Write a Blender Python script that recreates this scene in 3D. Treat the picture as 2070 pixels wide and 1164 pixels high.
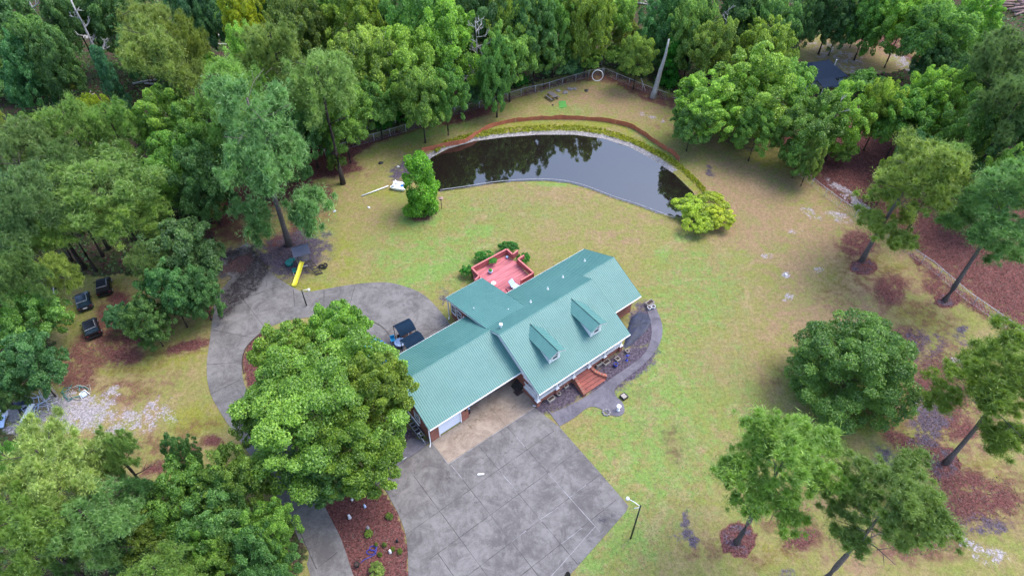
import bpy, bmesh, math, random
import numpy as np
from mathutils import Vector, Matrix
R=math.radians
# ---------------- camera, sky, sun, exposure ----------------
F=1383.4; PITCH=.822; H=61.44
sc=bpy.context.scene
for o in list(bpy.data.objects): bpy.data.objects.remove(o)
cam=bpy.data.cameras.new('camera'); co=bpy.data.objects.new('camera',cam); sc.collection.objects.link(co)
co.location=(0,0,H); co.rotation_euler=(math.pi/2-PITCH,0,0)
cam.sensor_width=36; cam.lens=F/2070*36; cam.clip_end=3000; cam.clip_start=.5
sc.camera=co
w=bpy.data.worlds.new('World'); sc.world=w; w.use_nodes=True
nt=w.node_tree; nt.nodes.clear()
sk=nt.nodes.new('ShaderNodeTexSky'); sk.sky_type='NISHITA'; sk.sun_disc=False
SE,SR=R(62),R(66)
sk.sun_elevation=SE; sk.sun_rotation=SR; sk.air_density=1.0; sk.dust_density=2.5; sk.ozone_density=1.5
bg=nt.nodes.new('ShaderNodeBackground'); bg.inputs[1].default_value=.15
ow=nt.nodes.new('ShaderNodeOutputWorld')
nt.links.new(sk.outputs[0],bg.inputs[0]); nt.links.new(bg.outputs[0],ow.inputs[0])
sl=bpy.data.lights.new('sun','SUN'); sl.energy=.8; sl.angle=R(32); sl.color=(1,.96,.9)
so=bpy.data.objects.new('sun',sl); sc.collection.objects.link(so)
# sky sun_rotation is measured clockwise from +Y
d=Vector((math.sin(SR)*math.cos(SE),math.cos(SR)*math.cos(SE),math.sin(SE)))
so.rotation_euler=d.to_track_quat('Z','Y').to_euler()
sc.view_settings.view_transform='Standard'; sc.view_settings.look='None'
sc.view_settings.exposure=1.65; sc.view_settings.gamma=1
sc.render.engine='CYCLES'; sc.cycles.max_bounces=5; sc.cycles.diffuse_bounces=4
sc.cycles.transparent_max_bounces=8
rng=np.random.default_rng(7); random.seed(7)
C=sc.collection
# ---------------- surveying: photo bearings to ground positions ----------------
cP,sP=math.cos(PITCH),math.sin(PITCH)
def G(px,py,z=0.):
    X=(px-1035)/F; Y=-(py-582)/F
    r=(X,cP+Y*sP,-sP+Y*cP); t=(z-H)/r[2]
    return Vector((r[0]*t,r[1]*t,z))
def ppm(p): return F/(p[1]*cP-(p[2]-H)*sP)
HYAW=.659; HX,HY=2.726,39.431
def HL(x,y,z=0):
    c,s=math.cos(HYAW),math.sin(HYAW)
    return Vector((HX+x*c-y*s,HY+x*s+y*c,z))
# ---------------- mesh builder ----------------
class MB:
    def __init__(s): s.v=[]; s.f=[]
    def add(s,vs,fs):
        n=len(s.v); s.v+= [tuple(v) for v in vs]; s.f+=[tuple(i+n for i in f) for f in fs]; return s
    def box(s,x0,y0,z0,x1,y1,z1,M=None):
        vs=[Vector(p) for p in((x0,y0,z0),(x1,y0,z0),(x1,y1,z0),(x0,y1,z0),(x0,y0,z1),(x1,y0,z1),(x1,y1,z1),(x0,y1,z1))]
        if M: vs=[M@v for v in vs]
        return s.add(vs,[(0,3,2,1),(4,5,6,7),(0,1,5,4),(1,2,6,5),(2,3,7,6),(3,0,4,7)])
    def cbox(s,c,d,rz=0,rx=0,ry=0):
        M=Matrix.Translation(c)@Matrix.Rotation(rz,4,'Z')@Matrix.Rotation(ry,4,'Y')@Matrix.Rotation(rx,4,'X')
        return s.box(-d[0]/2,-d[1]/2,-d[2]/2,d[0]/2,d[1]/2,d[2]/2,M)
    def bar(s,a,b,w,h=None):
        a,b=Vector(a),Vector(b); h=h or w; L=(b-a).length
        q=(b-a).to_track_quat('X','Z').to_matrix().to_4x4()
        return s.box(0,-w/2,-h/2,L,w/2,h/2,Matrix.Translation(a)@q)
    def cyl(s,a,b,r0,r1=None,n=10,cap=True):
        a,b=Vector(a),Vector(b); r1=r0 if r1 is None else r1
        q=(b-a).to_track_quat('Z','Y').to_matrix()
        vs=[]
        for p,r in((a,r0),(b,r1)):
            for i in range(n):
                t=2*math.pi*i/n; vs.append(p+q@Vector((r*math.cos(t),r*math.sin(t),0)))
        fs=[(i,(i+1)%n,n+(i+1)%n,n+i) for i in range(n)]
        if cap: fs+=[tuple(reversed(range(n))),tuple(range(n,2*n))]
        return s.add(vs,fs)
    def tube(s,pts,rs,n=7):
        pts=[Vector(p) for p in pts]
        if not hasattr(rs,'__len__'): rs=[rs]*len(pts)
        vs=[];fs=[]
        for k,p in enumerate(pts):
            t=(pts[min(k+1,len(pts)-1)]-pts[max(k-1,0)]).normalized()
            q=t.to_track_quat('Z','Y').to_matrix()
            for i in range(n):
                a=2*math.pi*i/n; vs.append(p+q@Vector((rs[k]*math.cos(a),rs[k]*math.sin(a),0)))
        for k in range(len(pts)-1):
            for i in range(n): fs.append((k*n+i,k*n+(i+1)%n,(k+1)*n+(i+1)%n,(k+1)*n+i))
        fs+=[tuple(reversed(range(n))),tuple(range((len(pts)-1)*n,len(pts)*n))]
        return s.add(vs,fs)
    def prism(s,poly,z0,z1):
        n=len(poly); a=sum(poly[i][0]*poly[(i+1)%n][1]-poly[(i+1)%n][0]*poly[i][1] for i in range(n))
        if a<0: poly=poly[::-1]
        vs=[(p[0],p[1],z0) for p in poly]+[(p[0],p[1],z1) for p in poly]
        return s.add(vs,[tuple(reversed(range(n))),tuple(range(n,2*n))]+[(i,(i+1)%n,n+(i+1)%n,n+i) for i in range(n)])
    def lathe(s,prof,c=(0,0,0),n=16):
        vs=[];fs=[]
        for r,z in prof:
            for i in range(n):
                a=2*math.pi*i/n; vs.append((c[0]+r*math.cos(a),c[1]+r*math.sin(a),c[2]+z))
        for k in range(len(prof)-1):
            for i in range(n): fs.append((k*n+i,k*n+(i+1)%n,(k+1)*n+(i+1)%n,(k+1)*n+i))
        fs+=[tuple(reversed(range(n))),tuple(range((len(prof)-1)*n,len(prof)*n))]
        return s.add(vs,fs)
    def rock(s,c,r,sq=.6,seed=0):
        bm=bmesh.new(); bmesh.ops.create_icosphere(bm,subdivisions=2,radius=1)
        g=random.Random(seed)
        k=[Vector((g.uniform(-1,1),g.uniform(-1,1),g.uniform(-1,1))) for _ in range(6)]
        vs=[]
        for v in bm.verts:
            f=1+sum(.12*math.sin(3*v.co.dot(q)+i) for i,q in enumerate(k))
            vs.append((c[0]+v.co.x*r*f,c[1]+v.co.y*r*f*.85,c[2]+v.co.z*r*f*sq))
        s.add(vs,[tuple(v.index for v in f.verts) for f in bm.faces]); bm.free(); return s
    def build(s,name,mat,parent=None,smooth=False,bevel=0):
        me=bpy.data.meshes.new(name); me.from_pydata(s.v,[],s.f); me.update()
        if smooth: me.polygons.foreach_set('use_smooth',[True]*len(me.polygons))
        if mat: me.materials.append(mat)
        o=bpy.data.objects.new(name,me); C.objects.link(o)
        if parent: o.parent=parent
        if bevel:
            b=o.modifiers.new('bevel','BEVEL'); b.width=bevel; b.segments=2; b.limit_method='ANGLE'
        return o
def tag(o,label=None,cat=None,group=None,kind=None):
    if label: o['label']=label
    if cat: o['category']=cat
    if group: o['group']=group
    if kind: o['kind']=kind
    return o
def thing(name,label,cat,loc=(0,0,0),rz=0,group=None):
    o=bpy.data.objects.new(name,None); C.objects.link(o); o.location=loc; o.rotation_euler=(0,0,rz); o.empty_display_size=.3
    return tag(o,label,cat,group)
# ---------------- materials ----------------
class N:
    def __init__(s,name):
        s.m=bpy.data.materials.new(name); s.m.use_nodes=True; s.t=s.m.node_tree; s.t.nodes.clear()
        s.o=s.n('ShaderNodeOutputMaterial')
    def n(s,t,**k):
        x=s.t.nodes.new(t)
        for a,b in k.items(): setattr(x,a,b)
        return x
    def l(s,a,b): s.t.links.new(a,b)
    def noise(s,scale,detail=4,rough=.55,vec=None,dist=0):
        x=s.n('ShaderNodeTexNoise'); x.inputs['Scale'].default_value=scale; x.inputs['Detail'].default_value=detail
        x.inputs['Roughness'].default_value=rough; x.inputs['Distortion'].default_value=dist
        if vec is None:
            if not hasattr(s,'tc'): s.tc=s.n('ShaderNodeTexCoord')
            vec=s.tc.outputs['Object']
        s.l(vec,x.inputs['Vector']); return x.outputs['Fac']
    def math(s,op,a,b=None,c=None,clamp=False):
        x=s.n('ShaderNodeMath',operation=op,use_clamp=clamp)
        for i,q in enumerate((a,b,c)):
            if q is None: continue
            if isinstance(q,(int,float)): x.inputs[i].default_value=q
            else: s.l(q,x.inputs[i])
        return x.outputs[0]
    def ss(s,v,a,b):
        x=s.n('ShaderNodeMapRange',interpolation_type='SMOOTHSTEP'); s.l(v,x.inputs[0])
        x.inputs[1].default_value=a; x.inputs[2].default_value=b; return x.outputs[0]
    def mix(s,f,a,b,mode='MIX'):
        x=s.n('ShaderNodeMix',data_type='RGBA',blend_type=mode)
        for i,q in((0,f),(6,a),(7,b)):
            if isinstance(q,(int,float)): x.inputs[i].default_value=q
            elif isinstance(q,tuple): x.inputs[i].default_value=(*q[:3],1)
            else: s.l(q,x.inputs[i])
        return x.outputs[2]
    def bsdf(s,col,rough=.8,metal=0,bump=None,bs=.3,bd=.05,spec=.4):
        p=s.n('ShaderNodeBsdfPrincipled')
        if isinstance(col,tuple): p.inputs['Base Color'].default_value=(*col,1)
        else: s.l(col,p.inputs['Base Color'])
        if isinstance(rough,(int,float)): p.inputs['Roughness'].default_value=rough
        else: s.l(rough,p.inputs['Roughness'])
        p.inputs['Metallic'].default_value=metal; p.inputs['Specular IOR Level'].default_value=spec
        if bump is not None:
            b=s.n('ShaderNodeBump'); b.inputs['Strength'].default_value=bs; b.inputs['Distance'].default_value=bd
            s.l(bump,b.inputs['Height']); s.l(b.outputs[0],p.inputs['Normal'])
        s.l(p.outputs[0],s.o.inputs[0]); s.p=p; return s.m
def plain(name,col,rough=.6,metal=0,var=.25,scale=3,spec=.4):
    k=N(name); f=k.noise(scale,5,.6); g=k.noise(scale*9,3,.6)
    f=k.math('MULTIPLY_ADD',g,.4,k.math('MULTIPLY',f,.6))
    a=tuple(c*(1-var) for c in col); b=tuple(min(1,c*(1+var)) for c in col)
    return k.bsdf(k.mix(k.ss(f,.3,.7),a,b),rough,metal,spec=spec)
M={}
M['white']=plain('white_paint',(.78,.79,.82),.45,var=.05)
M['white_dirty']=plain('weathered_white',(.55,.56,.6),.6,var=.2)
M['door_white']=plain('garage_door_paint',(.74,.78,.9),.4,var=.03)
M['glass']=plain('window_glass',(.03,.04,.055),.08,var=.2,spec=.9)
M['black']=plain('black_paint',(.006,.007,.012),.25,var=.2,spec=.5)
M['tint']=plain('blue_tinted_glass',(.01,.03,.06),.15,var=.3,spec=1)
M['rubber']=plain('black_rubber',(.015,.015,.017),.85,var=.2)
M['chrome']=plain('chrome_trim',(.6,.62,.65),.25,.6,var=.05)
M['alu']=plain('galvanised_metal',(.45,.48,.55),.45,.4,var=.15)
M['green_pole']=plain('dark_green_paint',(.015,.03,.025),.5,var=.3)
M['concrete_pot']=plain('cast_concrete',(.34,.31,.28),.9,var=.25,scale=6)
M['pot_dark']=plain('dark_glazed_pot',(.02,.02,.025),.5,var=.3)
M['blue_pot']=plain('blue_glazed_pot',(.02,.04,.3),.3,var=.3)
M['soil']=plain('potting_soil',(.05,.035,.03),.95,var=.4,scale=12)
M['red_wood']=None
M['grey_wood']=plain('weathered_wood',(.13,.12,.125),.85,var=.35,scale=5)
M['dark_wood']=plain('dark_timber',(.045,.038,.036),.85,var=.35,scale=5)
M['brown']=plain('brown_boards',(.06,.035,.035),.85,var=.3,scale=4)
M['yellow']=plain('yellow_plastic',(.8,.72,.05),.35,var=.06)
M['teal_plastic']=plain('teal_plastic',(.03,.2,.19),.4,var=.2)
M['navy']=plain('navy_canopy_cloth',(.008,.022,.045),.85,var=.15,scale=2,spec=.1)
M['blue_plastic']=plain('blue_plastic',(.02,.16,.62),.4,var=.2)
M['cyan']=plain('cyan_tarp',(.03,.45,.75),.4,var=.25)
M['lightblue']=plain('pale_blue_plastic',(.42,.55,.78),.4,var=.12)
M['red']=plain('dark_red_paint',(.16,.02,.03),.6,var=.2)
M['silt']=plain('rust_red_silt_fabric',(.42,.13,.07),.85,var=.25,scale=2)
M['lime_mat']=plain('bright_green_turf',(.07,.25,.05),.9,var=.15,scale=6)
M['rock']=plain('grey_stone',(.2,.19,.2),.9,var=.35,scale=4)
M['bark']=plain('pine_bark',(.12,.1,.1),.95,var=.45,scale=6)
M['bark_dark']=plain('dark_bark',(.045,.035,.032),.95,var=.4,scale=6)
M['dead']=plain('bleached_dead_wood',(.4,.385,.38),.9,var=.3,scale=4)
M['log']=plain('cut_logs',(.3,.2,.18),.9,var=.35,scale=3)
M['steps_brick']=None
def brick(name,c1,c2,mort,sx=1):
    k=N(name); tc=k.n('ShaderNodeTexCoord'); sp=k.n('ShaderNodeSeparateXYZ'); k.l(tc.outputs['Object'],sp.inputs[0])
    ad=k.math('ADD',sp.outputs[0],sp.outputs[1]); cb=k.n('ShaderNodeCombineXYZ'); k.l(ad,cb.inputs[0]); k.l(sp.outputs[2],cb.inputs[1])
    b=k.n('ShaderNodeTexBrick'); k.l(cb.outputs[0],b.inputs['Vector'])
    for n,v in(('Scale',1.),('Brick Width',.21),('Row Height',.075),('Mortar Size',.008)): b.inputs[n].default_value=v
    b.inputs['Color1'].default_value=(*c1,1); b.inputs['Color2'].default_value=(*c2,1); b.inputs['Mortar'].default_value=(*mort,1)
    k.tc=tc; n=k.noise(.9,4)
    return k.bsdf(k.mix(k.ss(n,.3,.75),b.outputs[0],k.mix(.5,b.outputs[0],(.09,.045,.04))),.9,bump=b.outputs['Fac'],bs=-.3,bd=.01)
M['brick']=brick('red_brick',(.36,.1,.062),(.27,.075,.05),(.28,.2,.17))
M['steps_brick']=brick('step_brick',(.33,.1,.08),(.26,.08,.065),(.22,.13,.12))
def wood(name,c,axis='Y',w=.14,dark=.55):
    k=N(name); tc=k.n('ShaderNodeTexCoord'); k.tc=tc; mp=k.n('ShaderNodeMapping'); k.l(tc.outputs['Object'],mp.inputs[0])
    mp.inputs['Scale'].default_value=(.45,7.2,1) if axis=='X' else (7.2,.45,1)
    vn=k.n('ShaderNodeTexVoronoi'); k.l(mp.outputs[0],vn.inputs['Vector']); vn.inputs['Scale'].default_value=1
    sx=k.n('ShaderNodeSeparateColor'); k.l(vn.outputs['Color'],sx.inputs[0])
    n=k.noise(3,5); n2=k.noise(1,6,.7,mp.outputs[0])
    f=k.math('MULTIPLY_ADD',sx.outputs[0],.5,k.math('MULTIPLY',n2,.5))
    return k.bsdf(k.mix(k.ss(f,.2,.75),tuple(x*dark for x in c),c),.75)
M['deck']=wood('red_deck_boards',(.55,.165,.19),'X')
M['deck_rail']=plain('red_deck_rail',(.5,.15,.15),.7,var=.2,scale=4)
M['deck_in']=plain('red_deck_panel',(.3,.07,.085),.7,var=.35,scale=4)
# ribbed teal metal roofing
k=N('teal_metal_roofing'); n=k.noise(.35,7,.7); n2=k.noise(3,7,.75)
c=k.mix(k.ss(n,.3,.7),(.068,.195,.183),(.094,.235,.22)); c=k.mix(k.ss(n2,.55,.75),c,(.11,.24,.225))
M['roof']=k.bsdf(c,.5,.0,spec=.5)
M['rib']=plain('teal_roof_ribs',(.056,.165,.156),.6,0,var=.15)
M['shingle']=plain('blue_grey_shingles',(.012,.022,.045),.9,var=.3,scale=6,spec=.1)
M['play_roof']=plain('grey_shingles',(.085,.09,.125),.85,var=.2,scale=12)
# concrete: litter, stains and broad slabs of tone
def concrete(name,ca,cb,cc):
    k=N(name); n1=k.noise(.22,6,.65,dist=.6); n2=k.noise(1.3,6,.7); n3=k.noise(11,3,.7); n4=k.noise(.9,8,.75,dist=1.5)
    at=k.n('ShaderNodeAttribute',attribute_name='slab')
    f=k.math('MULTIPLY_ADD',n1,.5,k.math('MULTIPLY_ADD',n2,.3,k.math('MULTIPLY',n3,.2)))
    n6=k.noise(.5,9,.82,dist=.8); f=k.math('MULTIPLY_ADD',n6,.5,k.math('MULTIPLY',f,.5))
    c=k.mix(k.ss(f,.4,.6),ca,cb); c=k.mix(k.math('MULTIPLY',k.ss(n4,.56,.72),.65),c,cc)
    c=k.mix(k.math('MULTIPLY',k.ss(n3,.66,.75),.35),c,(.33,.31,.34))
    c=k.mix(k.math('MULTIPLY',k.ss(k.noise(3.2,8,.8,dist=.7),.55,.68),.45),c,tuple(x*.45 for x in ca)); return k.bsdf(c,.92,bump=n3,bs=.2,bd=.02,spec=.25)
M['conc']=concrete('aged_concrete',(.1,.093,.093),(.205,.195,.192),(.058,.053,.053))
M['conc_dark']=concrete('dark_damp_concrete',(.09,.085,.105),(.17,.16,.19),(.045,.04,.05))
M['conc_tan']=concrete('tan_concrete_apron',(.2,.155,.125),(.35,.29,.235),(.11,.085,.05))
M['conc_pale']=concrete('pale_concrete_strip',(.38,.3,.29),(.55,.46,.45),(.3,.25,.26))
M['joint_dark']=plain('dark_joint',(.062,.058,.058),.95,var=.3)
M['joint_pale']=plain('pale_joint_filler',(.33,.32,.34),.9,var=.25,scale=4)
# ---------------- ground ----------------
def inpoly(px,py,poly):
    n=len(poly); ins=np.zeros(px.shape,bool); j=n-1
    for i in range(n):
        xi,yi=poly[i]; xj,yj=poly[j]
        c=((yi>py)!=(yj>py))&(px<(xj-xi)*(py-yi)/((yj-yi)+1e-9)+xi); ins^=c; j=i
    return ins
def dpoly(px,py,poly):
    d=np.full(px.shape,1e9); n=len(poly)
    for i in range(n):
        ax,ay=poly[i]; bx,by=poly[(i+1)%n]; ex,ey=bx-ax,by-ay
        t=np.clip(((px-ax)*ex+(py-ay)*ey)/(ex*ex+ey*ey+1e-9),0,1)
        d=np.minimum(d,np.hypot(px-ax-t*ex,py-ay-t*ey))
    return np.where(inpoly(px,py,poly),-d,d)
def W2(poly): return [tuple(G(*p)[:2]) for p in poly]
POND=[(872,318),(905,300),(960,284),(1020,276),(1090,271),(1160,271),(1220,279),(1270,295),(1320,322),(1362,350),(1398,385),(1420,420),(1410,440),(1375,436),(1330,428),(1290,413),(1240,397),(1190,378),(1150,367),(1100,362),(1040,364),(990,369),(940,377),(890,384),(862,378),(856,345)]
POND_W=W2(POND)
xs=np.concatenate([-np.geomspace(900,112,14),np.arange(-110,110.1,.42),np.geomspace(112,900,14)])
ys=np.concatenate([np.linspace(-300,14,10),np.arange(16,150,.42),np.geomspace(152,1300,16)])
X,Y=np.meshgrid(xs,ys)
gx,gy=X.ravel(),Y.ravel()
dep=gy*cP+H*sP; vis=dep>5; dd=np.where(vis,dep,1e9)
PX=1035+F*gx/dd; PY=582-F*(gy*sP-H*cP)/dd; PX=np.where(vis,PX,-1e5); PY=np.where(vis,PY,1e5)
S=F/dd   # photo pixels per metre at each ground point
dp=dpoly(gx,gy,POND_W)
Z=np.where(dp<0,-.25-.9*np.clip(-dp/3,0,1),-.25*np.clip(1-dp/1.6,0,1)**1.2)
def wn(s,k=5,seed=0):
    g=np.random.default_rng(seed); v=0
    for i in range(k):
        a=g.uniform(0,6.28); f=s*g.uniform(.6,1.6); v=v+np.sin(gx*f*math.cos(a)+gy*f*math.sin(a)+g.uniform(0,6))
    return v/k
CH={c:np.zeros(gx.shape) for c in 'straw lush sand dark tan yellow woods gravel'.split()}
def paint(ch,val,poly=None,ell=None,soft=10):
    if ell:
        cx,cy,rx,ry=ell[:4]; a=R(ell[4]) if len(ell)>4 else 0
        ux=(PX-cx)*math.cos(a)+(PY-cy)*math.sin(a); uy=-(PX-cx)*math.sin(a)+(PY-cy)*math.cos(a)
        q=np.hypot(ux/rx,uy/ry); w=np.clip((1.6-q)/1.15,0,1)
    else:
        d_=dpoly(PX,PY,poly); w=np.clip(.5-d_/(2*soft),0,1)
    CH[ch]=np.maximum(CH[ch],val*w)
# woods floor
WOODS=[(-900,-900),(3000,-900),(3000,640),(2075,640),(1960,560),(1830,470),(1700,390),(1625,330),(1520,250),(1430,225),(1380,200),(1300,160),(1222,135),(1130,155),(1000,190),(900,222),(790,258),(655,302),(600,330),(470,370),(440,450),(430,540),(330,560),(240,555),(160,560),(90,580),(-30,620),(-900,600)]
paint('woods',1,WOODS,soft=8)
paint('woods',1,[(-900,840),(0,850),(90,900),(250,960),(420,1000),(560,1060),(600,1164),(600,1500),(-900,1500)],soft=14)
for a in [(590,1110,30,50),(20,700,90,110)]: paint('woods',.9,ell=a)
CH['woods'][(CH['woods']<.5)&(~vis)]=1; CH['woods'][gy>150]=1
for p,v,s in [([(430,330),(520,300),(655,305),(745,278),(860,245),(935,220),(1000,205),(1012,226),(930,252),(850,262),(760,292),(718,318),(735,345),(690,358),(640,365),(625,385),(610,420),(560,415),(480,452),(430,475)],.9,7),
  ([(1130,160),(1200,142),(1225,140),(1270,155),(1340,185),(1382,205),(1360,222),(1300,205),(1240,170),(1200,165),(1140,172),(1010,212),(1000,205)],.75,5),
  ([(1600,330),(1560,280),(1800,280),(1900,430),(2100,430),(2100,700),(2040,655),(1960,592),(1880,530),(1800,470),(1720,420),(1650,372)],.95,8),
  ([(1825,500),(1870,520),(1960,592),(2070,665),(2070,700),(1990,650),(1900,580),(1850,545)],.8,8),
  ([(120,720),(180,640),(210,590),(240,640),(300,700),(260,730),(200,750),(190,800),(130,800),(100,760)],.75,14),
  ([(645,1015),(700,990),(768,985),(800,1030),(820,1090),(826,1164),(828,1230),(740,1230),(712,1164)],1.4,2),
  ([(415,560),(440,560),(435,600),(430,650),(405,640)],.85,6),
  ([(510,670),(540,665),(700,700),(720,800),(640,840),(560,830),(500,780),(490,725)],1.2,4)]: paint('straw',v,p,soft=s)
for e in [(1735,495,50,35),(1800,585,45,45,40),(1890,580,35,22,30),(1747,541,26,14),(1915,607,26,16),(1908,938,34,36),(1490,1090,33,33),(380,700,70,16,-15),(270,690,45,22),(480,420,40,40),(250,720,50,30),(430,890,28,16),(375,920,34,20,-30),(330,940,60,16,-20),(1620,1090,50,30,-20),(1880,910,60,30,40),(1940,870,50,25),(575,500,50,36),(850,440,26,9),(1210,640,60,30,-20),(240,610,30,30),(1950,970,60,30),(1820,890,60,25,40),(600,470,22,36),(665,400,12,26,-15),(2020,1010,60,30),(1590,210,40,10)]: paint('straw',.85,ell=e)
for e,v in [((1900,560,120,90,30),.42),((1800,640,90,40,20),.4),((1960,860,110,120),.45),((1850,1000,140,60),.4),((1700,1100,120,60),.38),((1620,330,90,40,25),.4),((1500,300,60,30),.3),((230,860,150,40,-10),.35),((300,760,100,50),.38),((330,640,120,40),.45),((560,440,70,50),.4),((1380,1100,60,50),.3),((1370,900,24,50),.42),((1290,860,30,24),.3),((720,350,60,30),.35),((1350,260,60,40,30),.35),((1650,700,40,60),.25)]: paint('straw',v,ell=e)
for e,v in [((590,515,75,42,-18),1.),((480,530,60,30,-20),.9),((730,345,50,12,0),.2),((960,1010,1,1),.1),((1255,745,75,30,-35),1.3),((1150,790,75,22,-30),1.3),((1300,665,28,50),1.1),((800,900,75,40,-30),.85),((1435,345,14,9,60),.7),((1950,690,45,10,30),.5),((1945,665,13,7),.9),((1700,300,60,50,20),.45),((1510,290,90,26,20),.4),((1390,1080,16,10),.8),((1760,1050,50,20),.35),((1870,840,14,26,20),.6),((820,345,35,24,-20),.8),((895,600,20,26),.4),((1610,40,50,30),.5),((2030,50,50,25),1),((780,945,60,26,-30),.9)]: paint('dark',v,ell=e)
for e,v in [((150,830,75,38,5),1.),((60,850,50,30),.9),((230,790,16,10),1.),((270,850,75,26,-12),.6),((330,815,40,16),.45),((340,850,30,12),.4),((1640,432,26,9,35),.5),((1690,435,32,12,25),.5),((1720,400,70,10,38),.6),((1588,556,9,6),.7),((1592,600,13,8),.75),((1655,546,11,6),.5),((1550,517,12,6),.6),((1610,470,18,7),.5),((1855,825,13,30,15),.6),((1990,1115,60,22,25),.45),((1930,1080,25,12),.4),((1700,120,90,26,25),.4),((1830,130,60,14,40),.5),((1690,165,50,12,40),.5),((1960,90,60,12,20),.8),((1900,50,80,12),.35),((1320,238,40,6,20),.4),((640,560,1,1),.1),((1560,1000,26,14),.35),((1940,730,30,12,20),.4)]: paint('sand',v,ell=e)
for e,v in [((1320,860,150,230),.62),((1400,600,130,120),.5),((1250,1080,110,90),.6),((1490,800,60,150),.4),((1000,430,260,60),.36),((880,520,170,70),.58),((900,250,120,26,-18),.6),((1180,680,1,1),.1),((1480,1000,120,140),.3),((880,545,95,26,-22),.9),((800,520,30,12,-20),.7),((970,468,50,16,0),.75),((830,560,60,20),.5),((960,425,22,10),.5),((1245,900,90,80),.42),((1260,980,60,70,20),.4),((1200,860,30,22),.35),((1120,370,60,8),.7),((880,262,90,16,-18),.8),((960,230,70,12,-15),.5),((1340,510,24,12),.75),((1335,690,16,60,15),.7),((1300,760,60,40),.35),((1400,590,60,80),.25),((1480,520,50,24),.35),((1150,225,60,16),.5),((1320,295,70,8,35),.6),((1230,770,50,26),.4),((850,440,46,20),.9),((650,470,40,26,-30),.5),((560,460,50,50),.4),((1000,640,1,1),.1),((1330,1060,60,50),.35),((1190,1130,40,40,-40),.7),((1260,1040,30,16,-40),.8),((1390,480,36,12),.6)]: paint('lush',v,ell=e)
for e,v in [((1090,400,170,30),.6),((1240,210,120,36,10),.75),((1290,240,60,20,20),.5),((1500,420,120,90,30),1.),((1700,520,200,120,30),.8),((1650,650,130,70),.8),((1800,700,120,60),.75),((1560,330,120,50,25),.8),((1950,900,140,120),.55),((1500,600,90,120),.42),((1600,1000,200,60),.4),((1150,440,260,50),.42),((560,400,80,60),.5),((1390,900,36,60),.6),((1460,740,90,60),.6),((1450,640,60,40),.4),((700,370,60,40),.4),((920,480,80,20),.4),((1450,340,50,30,30),.6),((1650,520,90,60),.6),((1620,640,70,70),.6),((1420,1050,60,60),.5),((1320,800,40,36),.5),((300,840,120,40),.7),((760,440,80,40),.4),((1010,230,50,16,-15),.5),((1850,960,90,60),.4),((1750,1120,100,60),.5),((350,760,70,30),.35),((640,430,60,40),.35),((1120,470,120,30),.4),((1250,480,80,24),.5)]: paint('tan',v,ell=e)
for e,v in [((1130,252,160,7),1.),((960,275,70,7,-18),1.),((1300,285,90,8,33),.9),((1390,360,50,9,45),.9),((1500,235,40,20),.6),((1560,320,90,30,20),.7),((310,730,130,26,-10),.7),((390,850,70,36),.8),((120,640,50,36),.8),((620,580,90,12),.7),((690,320,90,30,-20),.4),((700,520,40,60),.5),((1700,560,70,60),.5),((1790,540,60,30,20),.6),((1860,640,70,30,20),.7),((1770,860,80,26),.6),((1600,950,60,50),.4),((1560,1120,60,40),.5),((1980,960,60,50),.6),((1850,1020,80,26),.6),((800,300,50,12),.6),((780,390,50,12),.6),((440,420,40,50),.5),((1870,70,60,40),.5)]: paint('yellow',v,ell=e)
for cx,cy,rx,ry in((1746,540,27,15),(1914,606,25,15),(1908,940,34,36),(1492,1090,35,34),(583,500,40,26)):
    pl=[(cx+rx*math.cos(a*.4)*(1+.06*math.sin(a*3)),cy+ry*math.sin(a*.4)*(1+.07*math.cos(a*2))) for a in range(16)]; paint('straw',1.5,pl,soft=2); paint('dark',.42,pl,soft=3)
for e,v in [((1900,800,90,120),.85),((1960,1010,150,75),.8),((1860,1090,130,55),.7),((1830,700,70,60),.7),((1880,640,90,40,30),.55),((1700,600,60,50),.45),((1640,900,70,24),.5),((1590,1050,70,40),.6),((1420,1110,70,30),.5),((1530,1130,50,24),.5),((1760,560,110,50,30),.55),((1700,300,80,60),.6),((1480,270,60,26,30),.5),((640,420,50,60),.5),((470,470,50,30),.7),((250,790,90,30),.6),((400,860,60,20),.5),((330,900,110,34,-10),.55),((180,880,60,14),.5),((1360,900,22,55,-10),.55),((1290,800,26,30),.35),((1560,760,40,60),.4)]: paint('straw',v,ell=e)
for e,v in [((1880,850,40,60,20),.75),((1860,700,60,40),.5),((1800,930,60,24,30),.6),((1385,1050,10,20),.8),((1400,1095,16,12),.8),((1365,1085,22,8),.6),((1990,1060,70,30),.5),((1590,1160,20,20),.6),((1745,1090,60,16),.4)]: paint('dark',v,ell=e)
for cx,cy,rx,ry in((1745,105,135,46),(1655,110,50,30)): CH['woods']=np.where(np.hypot((PX-cx)/rx,(PY-cy)/ry)<1,.0,CH['woods'])
for e,v in [((1745,105,130,44),.8),((1640,120,60,40),.5)]: paint('tan',v,ell=e)
paint('straw',.8,ell=(1780,80,90,22,15)); paint('straw',.7,ell=(1830,110,60,16,30))
g_=np.clip(1-np.abs(dp-.55)/.75,0,1); CH['gravel']=np.maximum(CH['gravel'],1.6*np.where(PY<345,g_,0)); 
CH['gravel']=np.where(dp<0,1.2,CH['gravel'])
ny,nx=X.shape
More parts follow.
